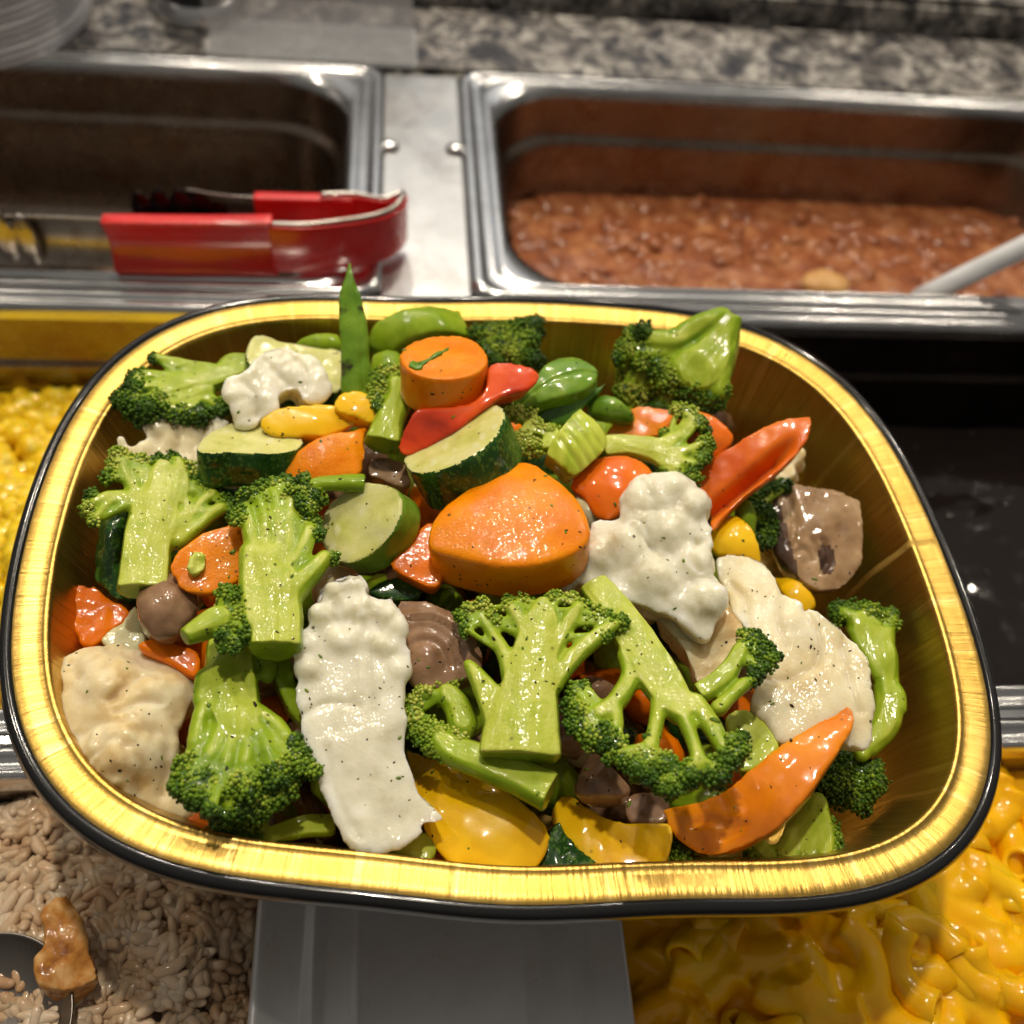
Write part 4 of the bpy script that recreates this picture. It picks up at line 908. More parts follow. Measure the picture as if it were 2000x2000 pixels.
slab('pea_pod', 'short plump pea pod end behind the celery chunk', 'pea pod', 'B', [(1360, 625), (1405, 582), (1480, 588), (1560, 640), (1628, 690), (1615, 718), (1540, 720), (1450, 705), (1380, 685)], 6.8, 'pea', t=6, dome=2.5, sm=7)
slab('zucchini_slice', 'thick zucchini slice tilted on edge under the red pepper, dark rind facing the big carrot', 'zucchini', 'B', [(385, 955), (410, 890), (500, 830), (620, 760), (740, 690), (840, 645), (905, 650), (925, 700), (890, 790), (800, 880), (680, 950), (540, 1000), (430, 1000)], 7.6, None, ratio=.42, ang=118, t=11.5, split=ZSplit(), sm=3)
slab('zucchini_slice', 'light green zucchini slice with its seedy cut face up beside the big carrot', 'zucchini', 'B', [(-60, 1330), (-40, 1210), (50, 1110), (170, 1055), (285, 1060), (360, 1115), (375, 1200), (335, 1310), (250, 1410), (150, 1475), (40, 1490), (-40, 1430)], 7.1, None, ratio=.78, ang=150, t=9, split=ZSplit('zflesh', 'zskinl'), sm=4)
slab('carrot_slice', 'very large oval carrot slice in the middle of the heap', 'carrot', 'B', [(975, 938), (1070, 945), (1170, 1015), (1265, 1085), (1340, 1175), (1385, 1275), (1388, 1350), (1320, 1420), (1200, 1475), (1050, 1510), (880, 1510), (740, 1480), (610, 1440), (525, 1400), (510, 1350), (535, 1275), (595, 1205), (690, 1130), (800, 1045), (890, 970)], 7.5, 'carrot', ratio=.76, ang=92, t=12, sm=18, amp=.25, dome=2.5)
slab('carrot_slice', 'carrot piece half hidden under the left side of the largest carrot slice', 'carrot', 'B', [(310, 1500), (400, 1400), (480, 1290), (560, 1280), (600, 1420), (600, 1560), (545, 1630), (430, 1585)], 6.6, 'carrot2', t=7)
slab('celery_chunk', 'ribbed yellow green celery chunk below the pea pods', 'celery', 'B', [(1155, 880), (1220, 770), (1325, 650), (1365, 670), (1440, 760), (1482, 835), (1430, 920), (1310, 1018), (1240, 975), (1170, 915)], 7.2, 'celery', ratio=.88, ang=60, t=9, dome=2.5, sm=4, gd=.7, gw=.4, voxel=.0005, grooves=[[(1215, 830), (1340, 1000)], [(1245, 790), (1380, 960)], [(1275, 745), (1420, 925)], [(1305, 700), (1450, 880)]])
broccoli('broccoli_sprig', 'pale broccoli crumbs between the zucchini and the celery chunk', 'B', 7.0,
    [[(960, 900, 42), (1020, 820, 36), (1080, 710, 34)], [(1060, 760, 34), (1180, 790, 44), (1160, 850, 44)]], [(950, 690, 34), (1000, 670, 32), (1070, 690, 30), (1030, 820, 44), (1000, 860, 38), (1170, 770, 30), (1100, 870, 40), (1100, 740, 30)], tone=(.6, .95), stalk='cut')
slab('mushroom_piece', 'brown mushroom bit in the gap below the broccoli stub', 'mushroom', 'B', [(190, 930), (300, 920), (390, 960), (420, 1060), (360, 1080), (260, 1040), (190, 1020)], 6.2, 'mushl', t=9, amp=.6)
# --- right group
slab('carrot_slice', 'carrot slice behind the broccoli branch, partly under red pepper', 'carrot', 'C', [(225, 800), (280, 720), (370, 655), (470, 643), (560, 660), (640, 700), (600, 770), (450, 820), (300, 820)], 6.5, 'carrot', t=7)
slab('red_pepper_strip', 'curved red orange pepper piece behind the pale broccoli branch', 'pepper', 'C', [(460, 760), (560, 690), (700, 660), (780, 680), (860, 740), (918, 810), (880, 880), (820, 940), (740, 920), (650, 860), (560, 810)], 6.6, 'redorange', t=6, dome=3, sm=7)
broccoli('broccoli_floret', 'broccoli branch with a smooth curved stem and thin side shoots', 'C', 6.9,
    [[(230, 860, 66), (380, 858, 66), (500, 890, 68), (570, 950, 60)], [(540, 860, 48), (650, 790, 34), (690, 720, 30)], [(580, 920, 50), (690, 880, 36), (750, 850, 30)], [(570, 960, 50), (620, 1010, 42)], [(600, 940, 40), (690, 960, 34)]],
    [(620, 670, 42), (680, 690, 40), (725, 740, 44), (765, 850, 44), (745, 925, 40), (690, 985, 36), (610, 1020, 42), (540, 1000, 30), (545, 790, 24)], tone=(.35, .85), stalk='cut', fan=0.6)
slab('orange_pepper_strip', 'shiny red orange pepper piece under the celery chunk', 'pepper', 'C', [(30, 1085), (70, 1000), (150, 930), (240, 905), (340, 903), (440, 930), (492, 1000), (440, 1070), (350, 1130), (320, 1220), (240, 1255), (160, 1235), (110, 1150)], 6.6, 'redorange', t=6, dome=3, sm=7)
slab('red_pepper_strip', 'folded red pepper strip pointing up to the right wall of the tray', 'pepper', 'C', [(700, 1130), (690, 1010), (760, 950), (900, 860), (1050, 770), (1200, 705), (1330, 688), (1345, 735), (1318, 830), (1230, 935), (1100, 1045), (980, 1130), (870, 1240), (800, 1325), (785, 1200), (740, 1140)], 6.9, 'redorange', t=5, sm=5, amp=.3,
    warp=lambda w, hx, hy: np.column_stack([w[:, 0], w[:, 1], w[:, 2]-.0065*np.exp(-(((w[:, 1]-.80*w[:, 0]*hy/hx+.05*hy)/(.12*hy))**2))*np.clip((.75*hx-w[:, 0])/(hx*.4), 0, 1)]))
slab('mushroom_slice', 'brown mushroom slice leaning on the right wall of the tray, dark gill patch', 'mushroom', 'C', [(1110, 1250), (1130, 1090), (1165, 1045), (1250, 1050), (1400, 1095), (1590, 1135), (1622, 1180), (1617, 1300), (1610, 1450), (1570, 1570), (1480, 1640), (1380, 1640), (1280, 1590), (1180, 1480), (1120, 1370)], 5.2, None, ratio=.9, ang=60, t=9, amp=.7, nscale=130, dome=1.5,
    split=type('MS', (ZSplit,), dict(__call__=lambda s, V, N, F, hx, hy: ~((((V[F].mean(1)[:, 0]/hx-.12)/.16)**2+((V[F].mean(1)[:, 1]/hy+.42)/.26)**2 < 1) | (V[F].mean(1)[:, 0]/hx+.16*V[F].mean(1)[:, 1]/hy < -.58))))('mushl', 'mushd', names=('flesh', 'gills')), gd=1.2, grooves=[[(1250, 1440), (1300, 1420), (1340, 1480)], [(1200, 1100), (1245, 1250), (1225, 1400)], [(1390, 1360), (1430, 1450), (1400, 1540)], [(1340, 1370), (1370, 1450)]])
slab('yellow_pepper_strip', 'yellow pepper end between folded red pepper and right cauliflower', 'pepper', 'C', [(790, 1350), (850, 1275), (920, 1238), (985, 1270), (1035, 1340), (1075, 1480), (960, 1460), (850, 1450), (800, 1410)], 5.9, 'yellow', t=6, dome=2)
slab('yellow_pepper_strip', 'yellow pepper tip under the mushroom slice', 'pepper', 'C', [(1130, 1560), (1230, 1570), (1290, 1610), (1370, 1700), (1300, 1760), (1190, 1680)], 4.6, 'yellow', t=6, dome=2)
slab('broccoli_piece', 'green stem bit between the folded red pepper and the mushroom', 'broccoli', 'C', [(920, 1215), (960, 1165), (1005, 1145), (1035, 1220), (1030, 1330), (990, 1300)], 5.8, 'stalk', t=7, dome=2)
broccoli('broccoli_floret', 'dark broccoli buds tucked behind the right mushroom slice', 'C', 5.2, [[(1060, 1180, 40), (1080, 1280, 40)]], [(1040, 1120, 55), (1100, 1090, 50), (1060, 1210, 55), (1090, 1300, 55), (1060, 1360, 50)], tone=(.02, .25))
slab('cauliflower_floret', 'small cream cauliflower bit behind the folded red pepper', 'cauliflower', 'C', [(1140, 1040), (1180, 960), (1240, 890), (1290, 870), (1295, 920), (1250, 960), (1260, 1000), (1210, 1040)], 5.4, 'caulb', t=8, amp=.8, curd=.8, curdcell=.004)
slab('cauliflower_floret', 'big white cauliflower floret right of the largest carrot slice', 'cauliflower', 'C', [(300, 1150), (340, 1090), (400, 1045), (490, 1020), (590, 1015), (680, 1060), (750, 1130), (775, 1200), (800, 1260), (795, 1400), (750, 1480), (800, 1560), (850, 1620), (880, 1750), (790, 1900), (700, 1870), (600, 1790), (450, 1750), (330, 1710), (200, 1660), (60, 1600), (10, 1640), (10, 1530), (70, 1480), (110, 1400), (150, 1290), (200, 1250), (270, 1265), (315, 1240)], 7.0, 'caulw', t=14, amp=1.1, nscale=110, sm=7, curd=1.0, curdcell=.008, curd2=.35, rag=.7, dome=2, extra=[(560, 1120, 3.5, 160), (430, 1130, 3, 120), (690, 1180, 3, 120), (600, 1330, 3, 180), (350, 1410, 3, 150), (190, 1440, 2.5, 130), (480, 1560, 2.5, 190), (690, 1480, 2.5, 120), (760, 1700, 2.5, 120)], voxel=.0006, gd=1.2, gw=.7, grooves=[[(370, 1330), (430, 1380), (490, 1430)], [(730, 1540), (690, 1480), (720, 1400)], [(420, 1060), (470, 1150)]])
slab('cauliflower_floret', 'cream cauliflower lump wedged between two large cauliflower pieces', 'cauliflower', 'F', [(490, 280), (560, 215), (700, 225), (720, 100), (800, 60), (880, 170), (960, 280), (1010, 400), (960, 460), (900, 520), (850, 640), (760, 680), (690, 620), (660, 490), (590, 400)], 6.4, 'caulb', t=12, amp=1.2, nscale=110, curd=1.4, curdcell=.006, sm=8)
slab('cauliflower_floret', 'large cream cauliflower slice sloping down to the orange pepper crescent', 'cauliflower', 'F', [(820, -20), (880, -60), (1000, -50), (1100, 0), (1150, 80), (1180, 160), (1280, 210), (1290, 265), (1340, 260), (1430, 300), (1520, 380), (1600, 450), (1640, 560), (1660, 700), (1675, 800), (1655, 960), (1590, 1008), (1540, 1000), (1480, 960), (1300, 990), (1160, 970), (1100, 870), (1030, 770), (1050, 640), (1090, 520), (1000, 390), (920, 270), (870, 130), (830, 60)], 6.3, 'caul', ratio=.9, ang=75, t=12, amp=1.0, nscale=70, sm=4, curd=.7, curdcell=.009, curd2=.15, dome=2, rag=.6, gd=.9, grooves=[[(900, 100), (980, 200), (1000, 380)], [(1300, 260), (1380, 420), (1350, 560)], [(1040, 620), (1200, 640), (1350, 560)], [(1500, 400), (1530, 600), (1600, 800)], [(1180, 160), (1150, 300), (1200, 450)]])
broccoli('broccoli_floret', 'long broccoli floret on the right side wall behind cream cauliflower', 'F', 4.6,
    [[(1620, 1000, 62), (1740, 850, 78), (1740, 640, 72), (1700, 460, 90), (1610, 340, 95)], [(1720, 500, 60), (1740, 380, 45)], [(1690, 450, 60), (1600, 340, 50), (1510, 285, 40)], [(1750, 640, 42), (1800, 720, 40), (1810, 800, 34)], [(1640, 980, 50), (1600, 1040, 40)], [(1700, 620, 44), (1640, 520, 40), (1560, 380, 36)]], [(1480, 255, 45), (1560, 262, 50), (1650, 275, 55), (1730, 300, 50), (1680, 350, 50), (1500, 310, 40), (1770, 290, 30)], tone=(.12, .6), ratio=.9, ang=60, flatcut=.7, fan=1)
# --- centre front
slab('mushroom_slice', 'curled brown mushroom slice with ridged gills between cauliflower and broccoli', 'mushroom', 'E', [(620, 215), (740, 188), (830, 218), (920, 265), (980, 330), (1045, 420), (1085, 500), (1075, 600), (980, 620), (880, 650), (780, 650), (690, 620), (640, 480)], 6.3, 'mush', t=9, amp=.3, dome=2, sm=6,
    warp=lambda w, hx, hy: np.column_stack([w[:, 0], w[:, 1], w[:, 2]+.0004*np.sin(np.hypot(w[:, 0]+.45*hx, w[:, 1]+.45*hy)*900)-.0022*(np.hypot(w[:, 0]+.45*hx, w[:, 1]+.45*hy) < .0105)]), grooves=[[(670, 350), (760, 330), (860, 370), (930, 450), (950, 540)], [(690, 430), (780, 405), (860, 450), (890, 540)]])
slab('zucchini_slice', 'dark zucchini bit in the shadow under the large carrot slice', 'zucchini', 'E', [(470, 150), (560, 90), (700, 80), (760, 150), (700, 200), (560, 190)], 5.9, 'zskin', t=8)
slab('cauliflower_floret', 'long white cauliflower strip hanging towards the front rim', 'cauliflower', 'E', [(330, 30), (380, 10), (440, 20), (470, 80), (480, 150), (540, 200), (590, 165), (640, 220), (660, 290), (660, 370), (690, 480), (690, 570), (650, 650), (640, 720), (640, 800), (660, 850), (665, 980), (680, 1050), (720, 1150), (750, 1240), (800, 1280), (840, 1310), (880, 1380), (840, 1400), (780, 1410), (750, 1440), (765, 1465), (700, 1500), (600, 1550), (480, 1565), (400, 1530), (350, 1490), (270, 1350), (230, 1230), (200, 1150), (150, 1040), (100, 950), (110, 820), (60, 700), (90, 570), (40, 460), (50, 400), (130, 320), (180, 120), (250, 80)], 6.35, 'caulw', ratio=.98, ang=90, t=7, amp=.8, nscale=70, sm=3, curd=2.2, curdcell=.0050, curd2=.4, n=4, rag=.5, worleyreg=lambda u, v: (v-.35)*2.2, extra=[(385, 90, 1.5, 75), (290, 150, 2, 85), (560, 260, 2, 75), (210, 260, 2.2, 95), (620, 350, 1.5, 75), (110, 440, 1.5, 65), (430, 240, 2.5, 95), (560, 430, 2, 95), (140, 560, 1.8, 85), (630, 560, 1.2, 70), (340, 400, 2, 120)], voxel=.00055, gd=.6, grooves=[[(355, 370), (325, 335), (355, 295)], [(480, 440), (470, 600), (500, 800)], [(180, 130), (240, 230), (330, 340)], [(400, 60), (420, 200), (380, 330)], [(110, 820), (250, 750), (420, 770)], [(560, 200), (520, 330), (600, 420)], [(250, 1000), (300, 1250), (420, 1480)]])
broccoli('broccoli_floret', 'broccoli floret cut flat like a little tree, in the middle front', 'E', 6.9,
    [[(1285, 1040, 215), (1295, 900, 205), (1330, 700, 160), (1370, 480, 130), (1400, 320, 100), (1410, 230, 60)], [(1180, 820, 100), (1080, 650, 62), (1010, 550, 38)], [(1240, 660, 50), (1200, 500, 46), (1140, 390, 44), (1080, 300, 36)], [(1460, 660, 60), (1590, 490, 55), (1710, 390, 48), (1800, 335, 34)], [(1440, 500, 55), (1540, 340, 52), (1600, 250, 42)], [(1340, 420, 50), (1270, 300, 44), (1230, 245, 36)]],
    [(1000, 310, 40), (1020, 262, 42), (1090, 250, 42), (1000, 370, 36), (1160, 320, 34), (1220, 235, 36), (1300, 205, 36), (1480, 192, 40), (1560, 200, 40), (1630, 240, 40), (1700, 295, 38), (1765, 310, 36), (1835, 315, 36), (1745, 385, 30), (1130, 285, 34), (1640, 310, 34)], tone=(.35, .85), stalk='cut', flatcut=.22, ratio=.93, fan=0.7)
broccoli('broccoli_floret', 'broccoli stem with a pale crown lying under the tree shaped floret', 'E', 6.0,
    [[(1450, 1230, 110), (1270, 1150, 98), (1080, 1075, 92), (930, 1010, 85), (850, 960, 70)], [(980, 880, 85), (950, 780, 75), (890, 710, 65)]], [(720, 830, 55), (760, 900, 62), (850, 930, 60), (940, 960, 55), (705, 770, 45), (800, 975, 46), (760, 700, 46), (830, 665, 46), (900, 680, 46), (950, 620, 42), (940, 560, 32)], tone=(.55, .95), stalk='stalk', flatcut=.6, ratio=.85)
broccoli('broccoli_floret', 'broccoli floret with a thick slanting stalk, crown hanging down at the orange pepper', 'F', 7.1,
    [[(160, 120, 100), (300, 290, 112), (450, 520, 122), (570, 700, 112), (640, 800, 85)], [(340, 500, 62), (365, 610, 56), (300, 730, 58), (200, 820, 55)], [(520, 720, 50), (500, 880, 40), (470, 1000, 44)], [(640, 800, 60), (690, 950, 40), (735, 1080, 38)], [(700, 760, 70), (800, 880, 58), (860, 990, 48)], [(280, 760, 40), (290, 880, 40)]],
    [(60, 690, 46), (40, 780, 46), (80, 870, 54), (150, 930, 54), (230, 900, 52), (275, 965, 54), (315, 1040, 50), (430, 1030, 54), (400, 1090, 54), (480, 1140, 54), (560, 1080, 54), (600, 1180, 54), (680, 1150, 46), (740, 1130, 50), (820, 1100, 54), (880, 1060, 54), (940, 1010, 50), (950, 950, 44), (560, 1200, 46), (850, 1140, 44), (120, 800, 44), (500, 1060, 40)], tone=(.2, .8), stalk='cut', flatcut=.45)
broccoli('broccoli_sprig', 'small broccoli sprig with dark buds lying on cream cauliflower', 'F', 7.0,
    [[(730, 700, 55), (850, 630, 58), (920, 540, 50), (960, 470, 46)], [(840, 780, 50), (900, 720, 40), (980, 650, 40)]], [(985, 400, 46), (1040, 410, 46), (1080, 460, 46), (1110, 510, 40), (1065, 560, 42), (1030, 620, 36), (1000, 470, 46)], tone=(.05, .6), flatcut=.7)
slab('broccoli_piece', 'flat light green stem slice under the small dark broccoli sprig', 'broccoli', 'F', [(870, 830), (980, 778), (1060, 830), (1125, 900), (1165, 990), (1100, 1070), (1000, 1130), (940, 1100), (900, 950)], 6.0, 'cutslab', t=7)
slab('mushroom_piece', 'brown mushroom bit behind the left side shoot of the slanting broccoli', 'mushroom', 'F', [(75, 640), (130, 600), (230, 640), (305, 690), (260, 760), (150, 750), (80, 720)], 5.9, 'mush', t=8, dome=2)
slab('mushroom_piece', 'brown mushroom piece above the front yellow pepper crescent', 'mushroom', 'F', [(70, 1230), (100, 1110), (150, 1020), (215, 1060), (300, 1140), (370, 1215), (300, 1258), (180, 1260)], 5.4, 'mush', t=9, amp=.5, dome=2)
slab('mushroom_piece', 'dark mushroom block deep in the gap by the orange pepper crescent', 'mushroom', 'F', [(355, 1250), (545, 1240), (550, 1390), (360, 1395)], 4.5, 'mush', t=9)
slab('orange_pepper_strip', 'large orange pepper crescent with browned skin at the front right', 'pepper', 'F', [(1520, 752), (1572, 790), (1550, 900), (1500, 1000), (1450, 1080), (1390, 1170), (1330, 1260), (1230, 1370), (1130, 1460), (1000, 1520), (880, 1560), (740, 1570), (640, 1510), (570, 1430), (555, 1370), (540, 1322), (700, 1300), (830, 1260), (920, 1210), (980, 1150), (1090, 1070), (1200, 980), (1330, 890), (1450, 810)], 5.9, 'orange', ratio=.92, ang=110, t=6, dome=2.5, sm=7, amp=.3, grooves=[[(700, 1420), (800, 1390), (900, 1430), (980, 1420)], [(860, 1480), (960, 1440)]])
slab('yellow_pepper_strip', 'yellow pepper crescent at the front rim beside the orange crescent', 'pepper', 'F', [(-70, 1330), (-20, 1250), (40, 1240), (130, 1310), (230, 1372), (330, 1402), (450, 1400), (560, 1398), (597, 1430), (582, 1540), (530, 1650), (400, 1690), (250, 1680), (100, 1590), (0, 1490), (-60, 1410)], 4.9, 'yellow', ratio=.9, ang=95, t=9, dome=1.0, sm=5, amp=.25)
slab('yellow_pepper_strip', 'big smooth yellow pepper piece at the front under the white cauliflower strip', 'pepper', 'E', [(670, 990), (800, 1035), (950, 1105), (1100, 1185), (1250, 1268), (1370, 1358), (1440, 1430), (1448, 1510), (1405, 1600), (1330, 1665), (1200, 1690), (1050, 1690), (950, 1660), (860, 1590), (770, 1450), (710, 1250), (680, 1100)], 4.95, 'yellow', ratio=.92, ang=100, t=7, dome=3, sm=8, amp=.25, gd=.8, gw=2.5, grooves=[[(720, 1100), (900, 1150), (1100, 1250)]])
slab('zucchini_slice', 'dark wrinkled zucchini rind at the front rim between two yellow pepper pieces', 'zucchini', 'E', [(1330, 1680), (1390, 1570), (1440, 1430), (1500, 1390), (1570, 1500), (1720, 1640), (1680, 1700), (1400, 1720)], 4.9, 'zskin', t=9, amp=.5, nscale=400)
broccoli('broccoli_floret', 'dark broccoli crown in the right corner under the orange crescent tip', 'F', 4.0, [[(1420, 1250, 60), (1480, 1180, 60)]], [(1440, 1130, 75), (1540, 1110, 75), (1620, 1130, 65), (1640, 1210, 60), (1560, 1210, 80), (1480, 1230, 75), (1400, 1200, 60), (1580, 1270, 60), (1500, 1060, 55)], tone=(.02, .35))
broccoli('broccoli_floret', 'broccoli floret at the front right corner with fanned green stems', 'F', 4.5,
    [[(1340, 1270, 70), (1280, 1420, 80), (1200, 1570, 60)], [(1370, 1290, 60), (1400, 1430, 62), (1410, 1570, 55)], [(1060, 1530, 55), (1130, 1610, 50)], [(1320, 1350, 60), (1330, 1500, 60), (1310, 1600, 50)]], [(1440, 1420, 40), (1455, 1500, 42), (1440, 1570, 42), (1020, 1580, 38), (1400, 1620, 45), (1300, 1640, 45), (1200, 1640, 45), (1090, 1640, 40)], tone=(.4, .8), flatcut=.5, fan=1)
broccoli('broccoli_floret', 'tiny dark broccoli crown at the front rim beside the yellow crescent end', 'F', 4.9, [[(600, 1680, 40), (620, 1610, 40)]], [(575, 1600, 46), (640, 1605, 46), (600, 1560, 38), (680, 1640, 40), (570, 1660, 46)], tone=(.1, .4))
# --- front left
slab('cauliflower_floret', 'big browned cauliflower ball with pepper specks in the front left corner', 'cauliflower', 'D', [(300, 560), (340, 490), (430, 440), (540, 420), (640, 430), (720, 460), (780, 440), (860, 480), (960, 540), (1040, 590), (1072, 650), (1060, 720), (1010, 800), (970, 880), (940, 960), (950, 1050), (965, 1200), (1000, 1290), (1080, 1315), (1020, 1375), (900, 1425), (800, 1425), (680, 1395), (560, 1315), (440, 1225), (370, 1120), (320, 1010), (300, 900), (290, 760), (300, 660)], 5.1, 'caulb', ratio=.93, t=16, amp=1.2, nscale=120, sm=8, curd=2.4, curdcell=.0065, curd2=.45, dome=6, rag=.4, worleyreg=lambda u, v: .35+(-v+.1)*1.2, extra=[(560, 640, 3, 260), (620, 1080, 3.5, 300), (880, 700, 2.5, 200)], gd=1.1, gw=1.0, grooves=[[(600, 780), (680, 700), (790, 640), (850, 680)], [(640, 860), (760, 800), (860, 800)], [(430, 960), (540, 900), (640, 930), (700, 900)], [(400, 1120), (520, 1080), (600, 1020), (680, 1060)], [(700, 980), (880, 960), (900, 1100), (880, 1250)], [(480, 1230), (600, 1180), (760, 1240)], [(550, 940), (540, 1080), (500, 1180)], [(940, 880), (960, 1000), (950, 1200)], [(660, 1060), (690, 1180), (640, 1260)], [(380, 520), (420, 640)], [(560, 440), (600, 540), (560, 620)]])
slab('carrot_piece', 'rough cut carrot end against the left wall of the tray', 'carrot', 'D', [(365, 180), (420, 95), (480, 115), (510, 105), (560, 150), (620, 200), (685, 245), (680, 310), (610, 360), (540, 430), (460, 450), (420, 390), (380, 300), (362, 240)], 4.8, 'carrot2', t=11, amp=.7, nscale=160)
slab('onion_piece', 'pale translucent onion strip behind the browned cauliflower ball', 'onion', 'D', [(540, 420), (600, 350), (660, 320), (725, 225), (770, 300), (790, 420), (740, 480), (640, 470)], 5.1, 'onion', t=5)
slab('mushroom', 'round shiny brown mushroom cap below the oval carrot slice', 'mushroom', 'D', [(735, 200), (748, 125), (800, 72), (870, 50), (950, 60), (1010, 110), (1060, 170), (1070, 250), (1010, 330), (950, 395), (860, 408), (790, 372), (750, 290)], 6.1, 'mush', t=12, dome=3.5, sm=9, amp=.7, nscale=160)
slab('carrot_piece', 'carrot piece peeking out under the mushroom cap', 'carrot', 'D', [(740, 440), (850, 395), (960, 430), (1060, 480), (1080, 580), (1040, 610), (950, 560), (850, 500)], 5.4, 'carrot2', t=8)
broccoli('broccoli_sprig', 'small broccoli sprig lying across the top of the front broccoli stalk', 'D', 7.2, [[(990, 410, 52), (1090, 350, 75), (1180, 310, 85)]], [(1215, 180, 50), (1280, 190, 55), (1310, 270, 55), (1320, 360, 55), (1260, 420, 46), (1210, 390, 40), (1240, 280, 60), (1220, 340, 44)], tone=(.2, .65), flatcut=.7)
broccoli('broccoli_floret', 'large front broccoli floret upside down, dark crown fanned towards the front rim', 'D', 6.2,
    [[(1240, 430, 135), (1240, 600, 145), (1260, 780, 140), (1290, 880, 130)], [(1140, 700, 60), (1085, 850, 48), (1060, 980, 48)], [(1400, 500, 75), (1450, 560, 55), (1440, 620, 48)], [(1230, 860, 75), (1170, 980, 60), (1130, 1060, 55)], [(1280, 900, 70), (1240, 1020, 58), (1220, 1100, 52)], [(1320, 900, 70), (1330, 1020, 55), (1320, 1090, 48)], [(1370, 880, 70), (1420, 960, 52), (1440, 1030, 46)], [(1380, 820, 65), (1480, 880, 55), (1540, 960, 50)], [(1110, 620, 60), (1090, 760, 50)]],
    [(980, 1180, 54), (1010, 1090, 54), (1040, 1240, 54), (1110, 1265, 54), (1110, 1160, 60), (1200, 1220, 62), (1290, 1195, 62), (1380, 1180, 62), (1460, 1145, 62), (1540, 1110, 62), (1600, 1070, 54), (1580, 980, 50), (1625, 1030, 46), (1300, 1270, 62, -3), (1420, 1250, 62, -3), (1540, 1190, 56, -3), (1200, 1290, 56, -3), (1645, 1100, 46), (960, 1230, 40)], tone=(.06, .6), flatcut=.5, fan=0.8)
slab('broccoli_piece', 'green broccoli stem half hidden behind the long white cauliflower strip', 'broccoli', 'D', [(1400, 330), (1500, 330), (1570, 520), (1620, 760), (1640, 860), (1560, 800), (1480, 640), (1420, 480)], 5.8, 'stalk', t=9, dome=2)
broccoli('broccoli_floret', 'dim broccoli floret in the oily juice at the front rim', 'D', 4.9, [[(1800, 1400, 60), (1600, 1430, 62), (1440, 1480, 52)]], [(1200, 1370, 54), (1170, 1440, 46), (1220, 1500, 46), (1310, 1450, 54), (1290, 1380, 54), (1380, 1330, 54), (1300, 1520, 46), (1400, 1400, 46), (1380, 1500, 44)], tone=(.15, .55))
slab('carrot_piece', 'carrot piece at the front rim between browned cauliflower and dim broccoli', 'carrot', 'D', [(900, 1440), (1000, 1380), (1110, 1320), (1180, 1390), (1220, 1520), (1150, 1560), (1000, 1510)], 4.6, 'carrot2', t=8)
slab('yellow_pepper_strip', 'flat yellow pepper strip low at the front rim under white cauliflower', 'pepper', 'D', [(1400, 1570), (1500, 1530), (1600, 1508), (1750, 1540), (1950, 1600), (2100, 1640), (2000, 1690), (1600, 1640)], 4.6, 'yellow', t=6)
slab('cauliflower_piece', 'pale green cauliflower stem end at the front rim beside the big yellow pepper', 'cauliflower', 'E', [(540, 1600), (620, 1540), (760, 1440), (835, 1530), (800, 1600), (740, 1660), (640, 1660)], 5.0, 'cutslab', t=8)
slab('carrot_piece', 'carrot tip at the front rim below the big yellow pepper', 'carrot', 'E', [(740, 1660), (830, 1550), (950, 1640), (960, 1700), (800, 1710)], 4.6, 'carrot2', t=7)

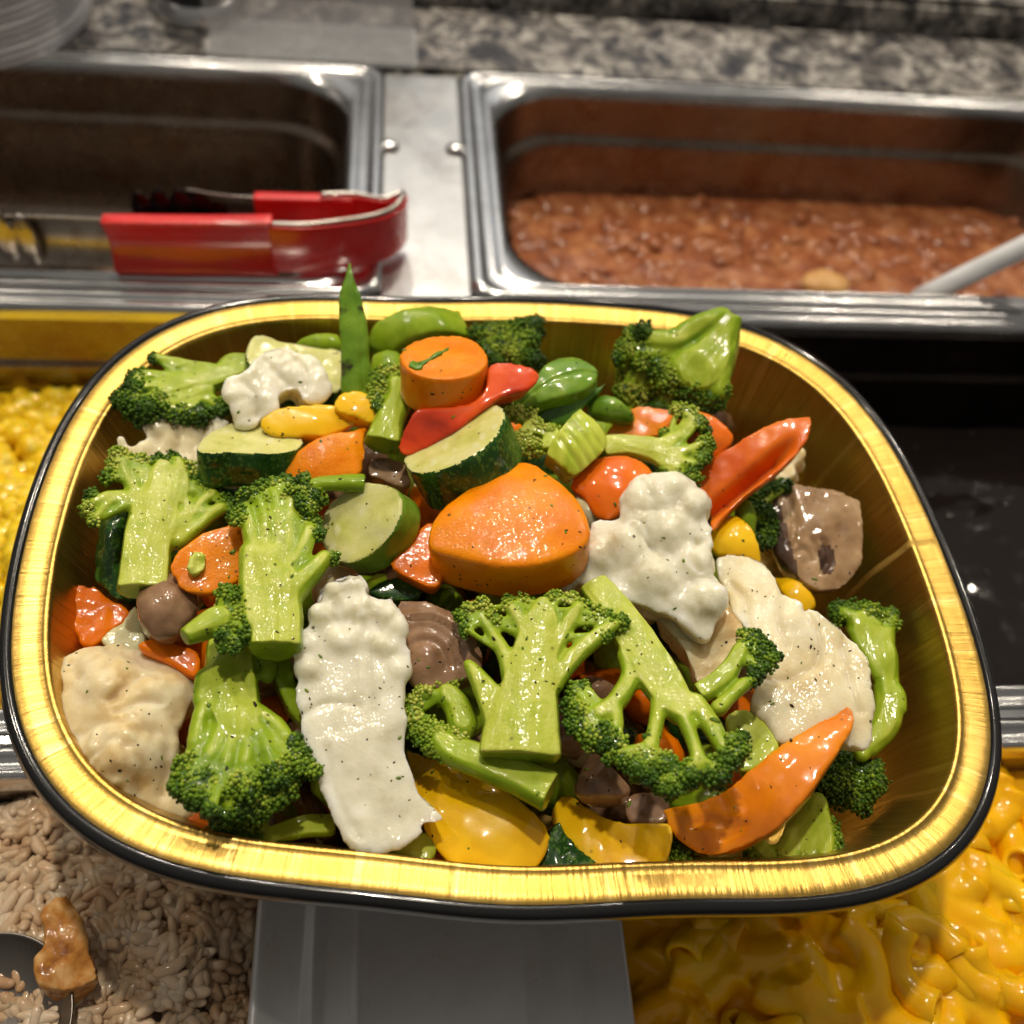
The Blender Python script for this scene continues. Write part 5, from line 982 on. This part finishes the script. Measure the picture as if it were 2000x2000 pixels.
# ------------------------------------------------------------------ the lower layer that carries the heap
PP = np.array([p for p, r in PIECES])
def heap_top(x, y):
    d = np.hypot(PP[:, 0]-x, PP[:, 1]-y)+.004; w = 1/d**3; return float((w*PP[:, 2]).sum()/w.sum())
def wall_r(x, y):
    i = int((math.atan2(y, x) % (2*math.pi))/(2*math.pi)*NT) % NT; return np.linalg.norm(OUT[i])
rng = np.random.default_rng(77); bedV = []; bedF = []; bedM = []; off = 0
for i in range(620):
    x, y = rng.uniform(-.095, .095), rng.uniform(-.07, .07); rr = math.hypot(x, y)
    top = min(heap_top(x, y)-.014, .050)
    if x > .062 and (y < -.025 or rng.random() < .4): continue
    if x > .062: top = min(top, .026)
    z = rng.uniform(.010, max(.012, top)); lim = wall_r(x, y)-.0215-.008*(1-z/ZR)-.008
    if rr > lim: continue
    s = rng.uniform(.006, .0105); v = ICO2[0]*np.array([s, s*rng.uniform(.6, 1), s*rng.uniform(.45, .8)])
    v = v*(1+.25*vnoise(ICO2[0]*1.6+i*3.1, i))[:, None]
    q = rng.normal(size=4); q /= np.linalg.norm(q); v = v@np.array(Matrix.Rotation(rng.uniform(0, 6.28), 3, Vector(q[:3])).to_3x3()); z = max(z, .0062+.5*s)
    bedV.append(v+np.array([x, y, z])); bedF.append(ICO2[1]+off); off += len(v); bedM.append(np.full(len(ICO2[1]), rng.choice(5, p=[.2, .34, .2, .12, .14])))
if bedV:
    V = np.concatenate(bedV); F = np.concatenate(bedF)
    o = arr_mesh('mixed_vegetables', V, [tuple(f) for f in F], [MT['carrot2'], MT['stalk'], MT['caulb'], MT['mush'], MT['zskin']])
    o.data.polygons.foreach_set('material_index', np.concatenate(bedM)); o.data.update()
    tag(o, 'lower layer of chopped cooked vegetables at the bottom of the gold tray', 'vegetables', kind='stuff')
# ------------------------------------------------------------------ ground pepper and bits of broccoli bud on top
bpy.context.view_layer.update(); dg = bpy.context.evaluated_depsgraph_get()
rng = np.random.default_rng(5); fl = {'p': [], 'h': []}; vegset = {o.name for o in VEG}
for i in range(1800):
    px = (rng.uniform(110, 1720), rng.uniform(640, 1700)); d = Vector(rays([px])[0]).normalized()
    hit, loc, nor, idx, ob, mw = S.ray_cast(dg, Vector(CAM), d)
    if not hit or ob.name not in vegset: continue
    if vnoise(np.array([[px[0]/110, px[1]/110, 0]]), 4)[0] < rng.uniform(-.5, .3): continue
    k = 'p' if rng.random() < .72 else 'h'
    if k == 'h' and rng.random() < .4: continue
    if k == 'p' and rng.random() < .35: continue
    r = rng.uniform(.00010, .00026) if k == 'p' else rng.uniform(.00014, .00040)
    if rng.random() < .06: r *= 1.7
    v = ICO1[0]*np.array([r*rng.uniform(1, 2.4), r, r*.55]); v = v*(1+.3*vnoise(ICO1[0]*2+i, i))[:, None]
    m3 = np.array((nor.to_track_quat('Z', 'X').to_matrix() @ Matrix.Rotation(rng.uniform(0, 6.28), 3, 'Z')))
    fl[k].append((v@m3.T+np.array(loc), ICO1[1]))
for k, nm, mm, lb, ct in (('p', 'ground_pepper', 'pepperflake', 'black ground pepper specks sprinkled over the vegetables', 'pepper'), ('h', 'herb_flecks', 'herb', 'tiny green bud flecks scattered over the vegetables', 'herbs')):
    V, F = soup(fl[k]); o = arr_mesh(nm, V, [tuple(f) for f in F], MT[mm]); tag(o, lb, ct, kind='stuff')
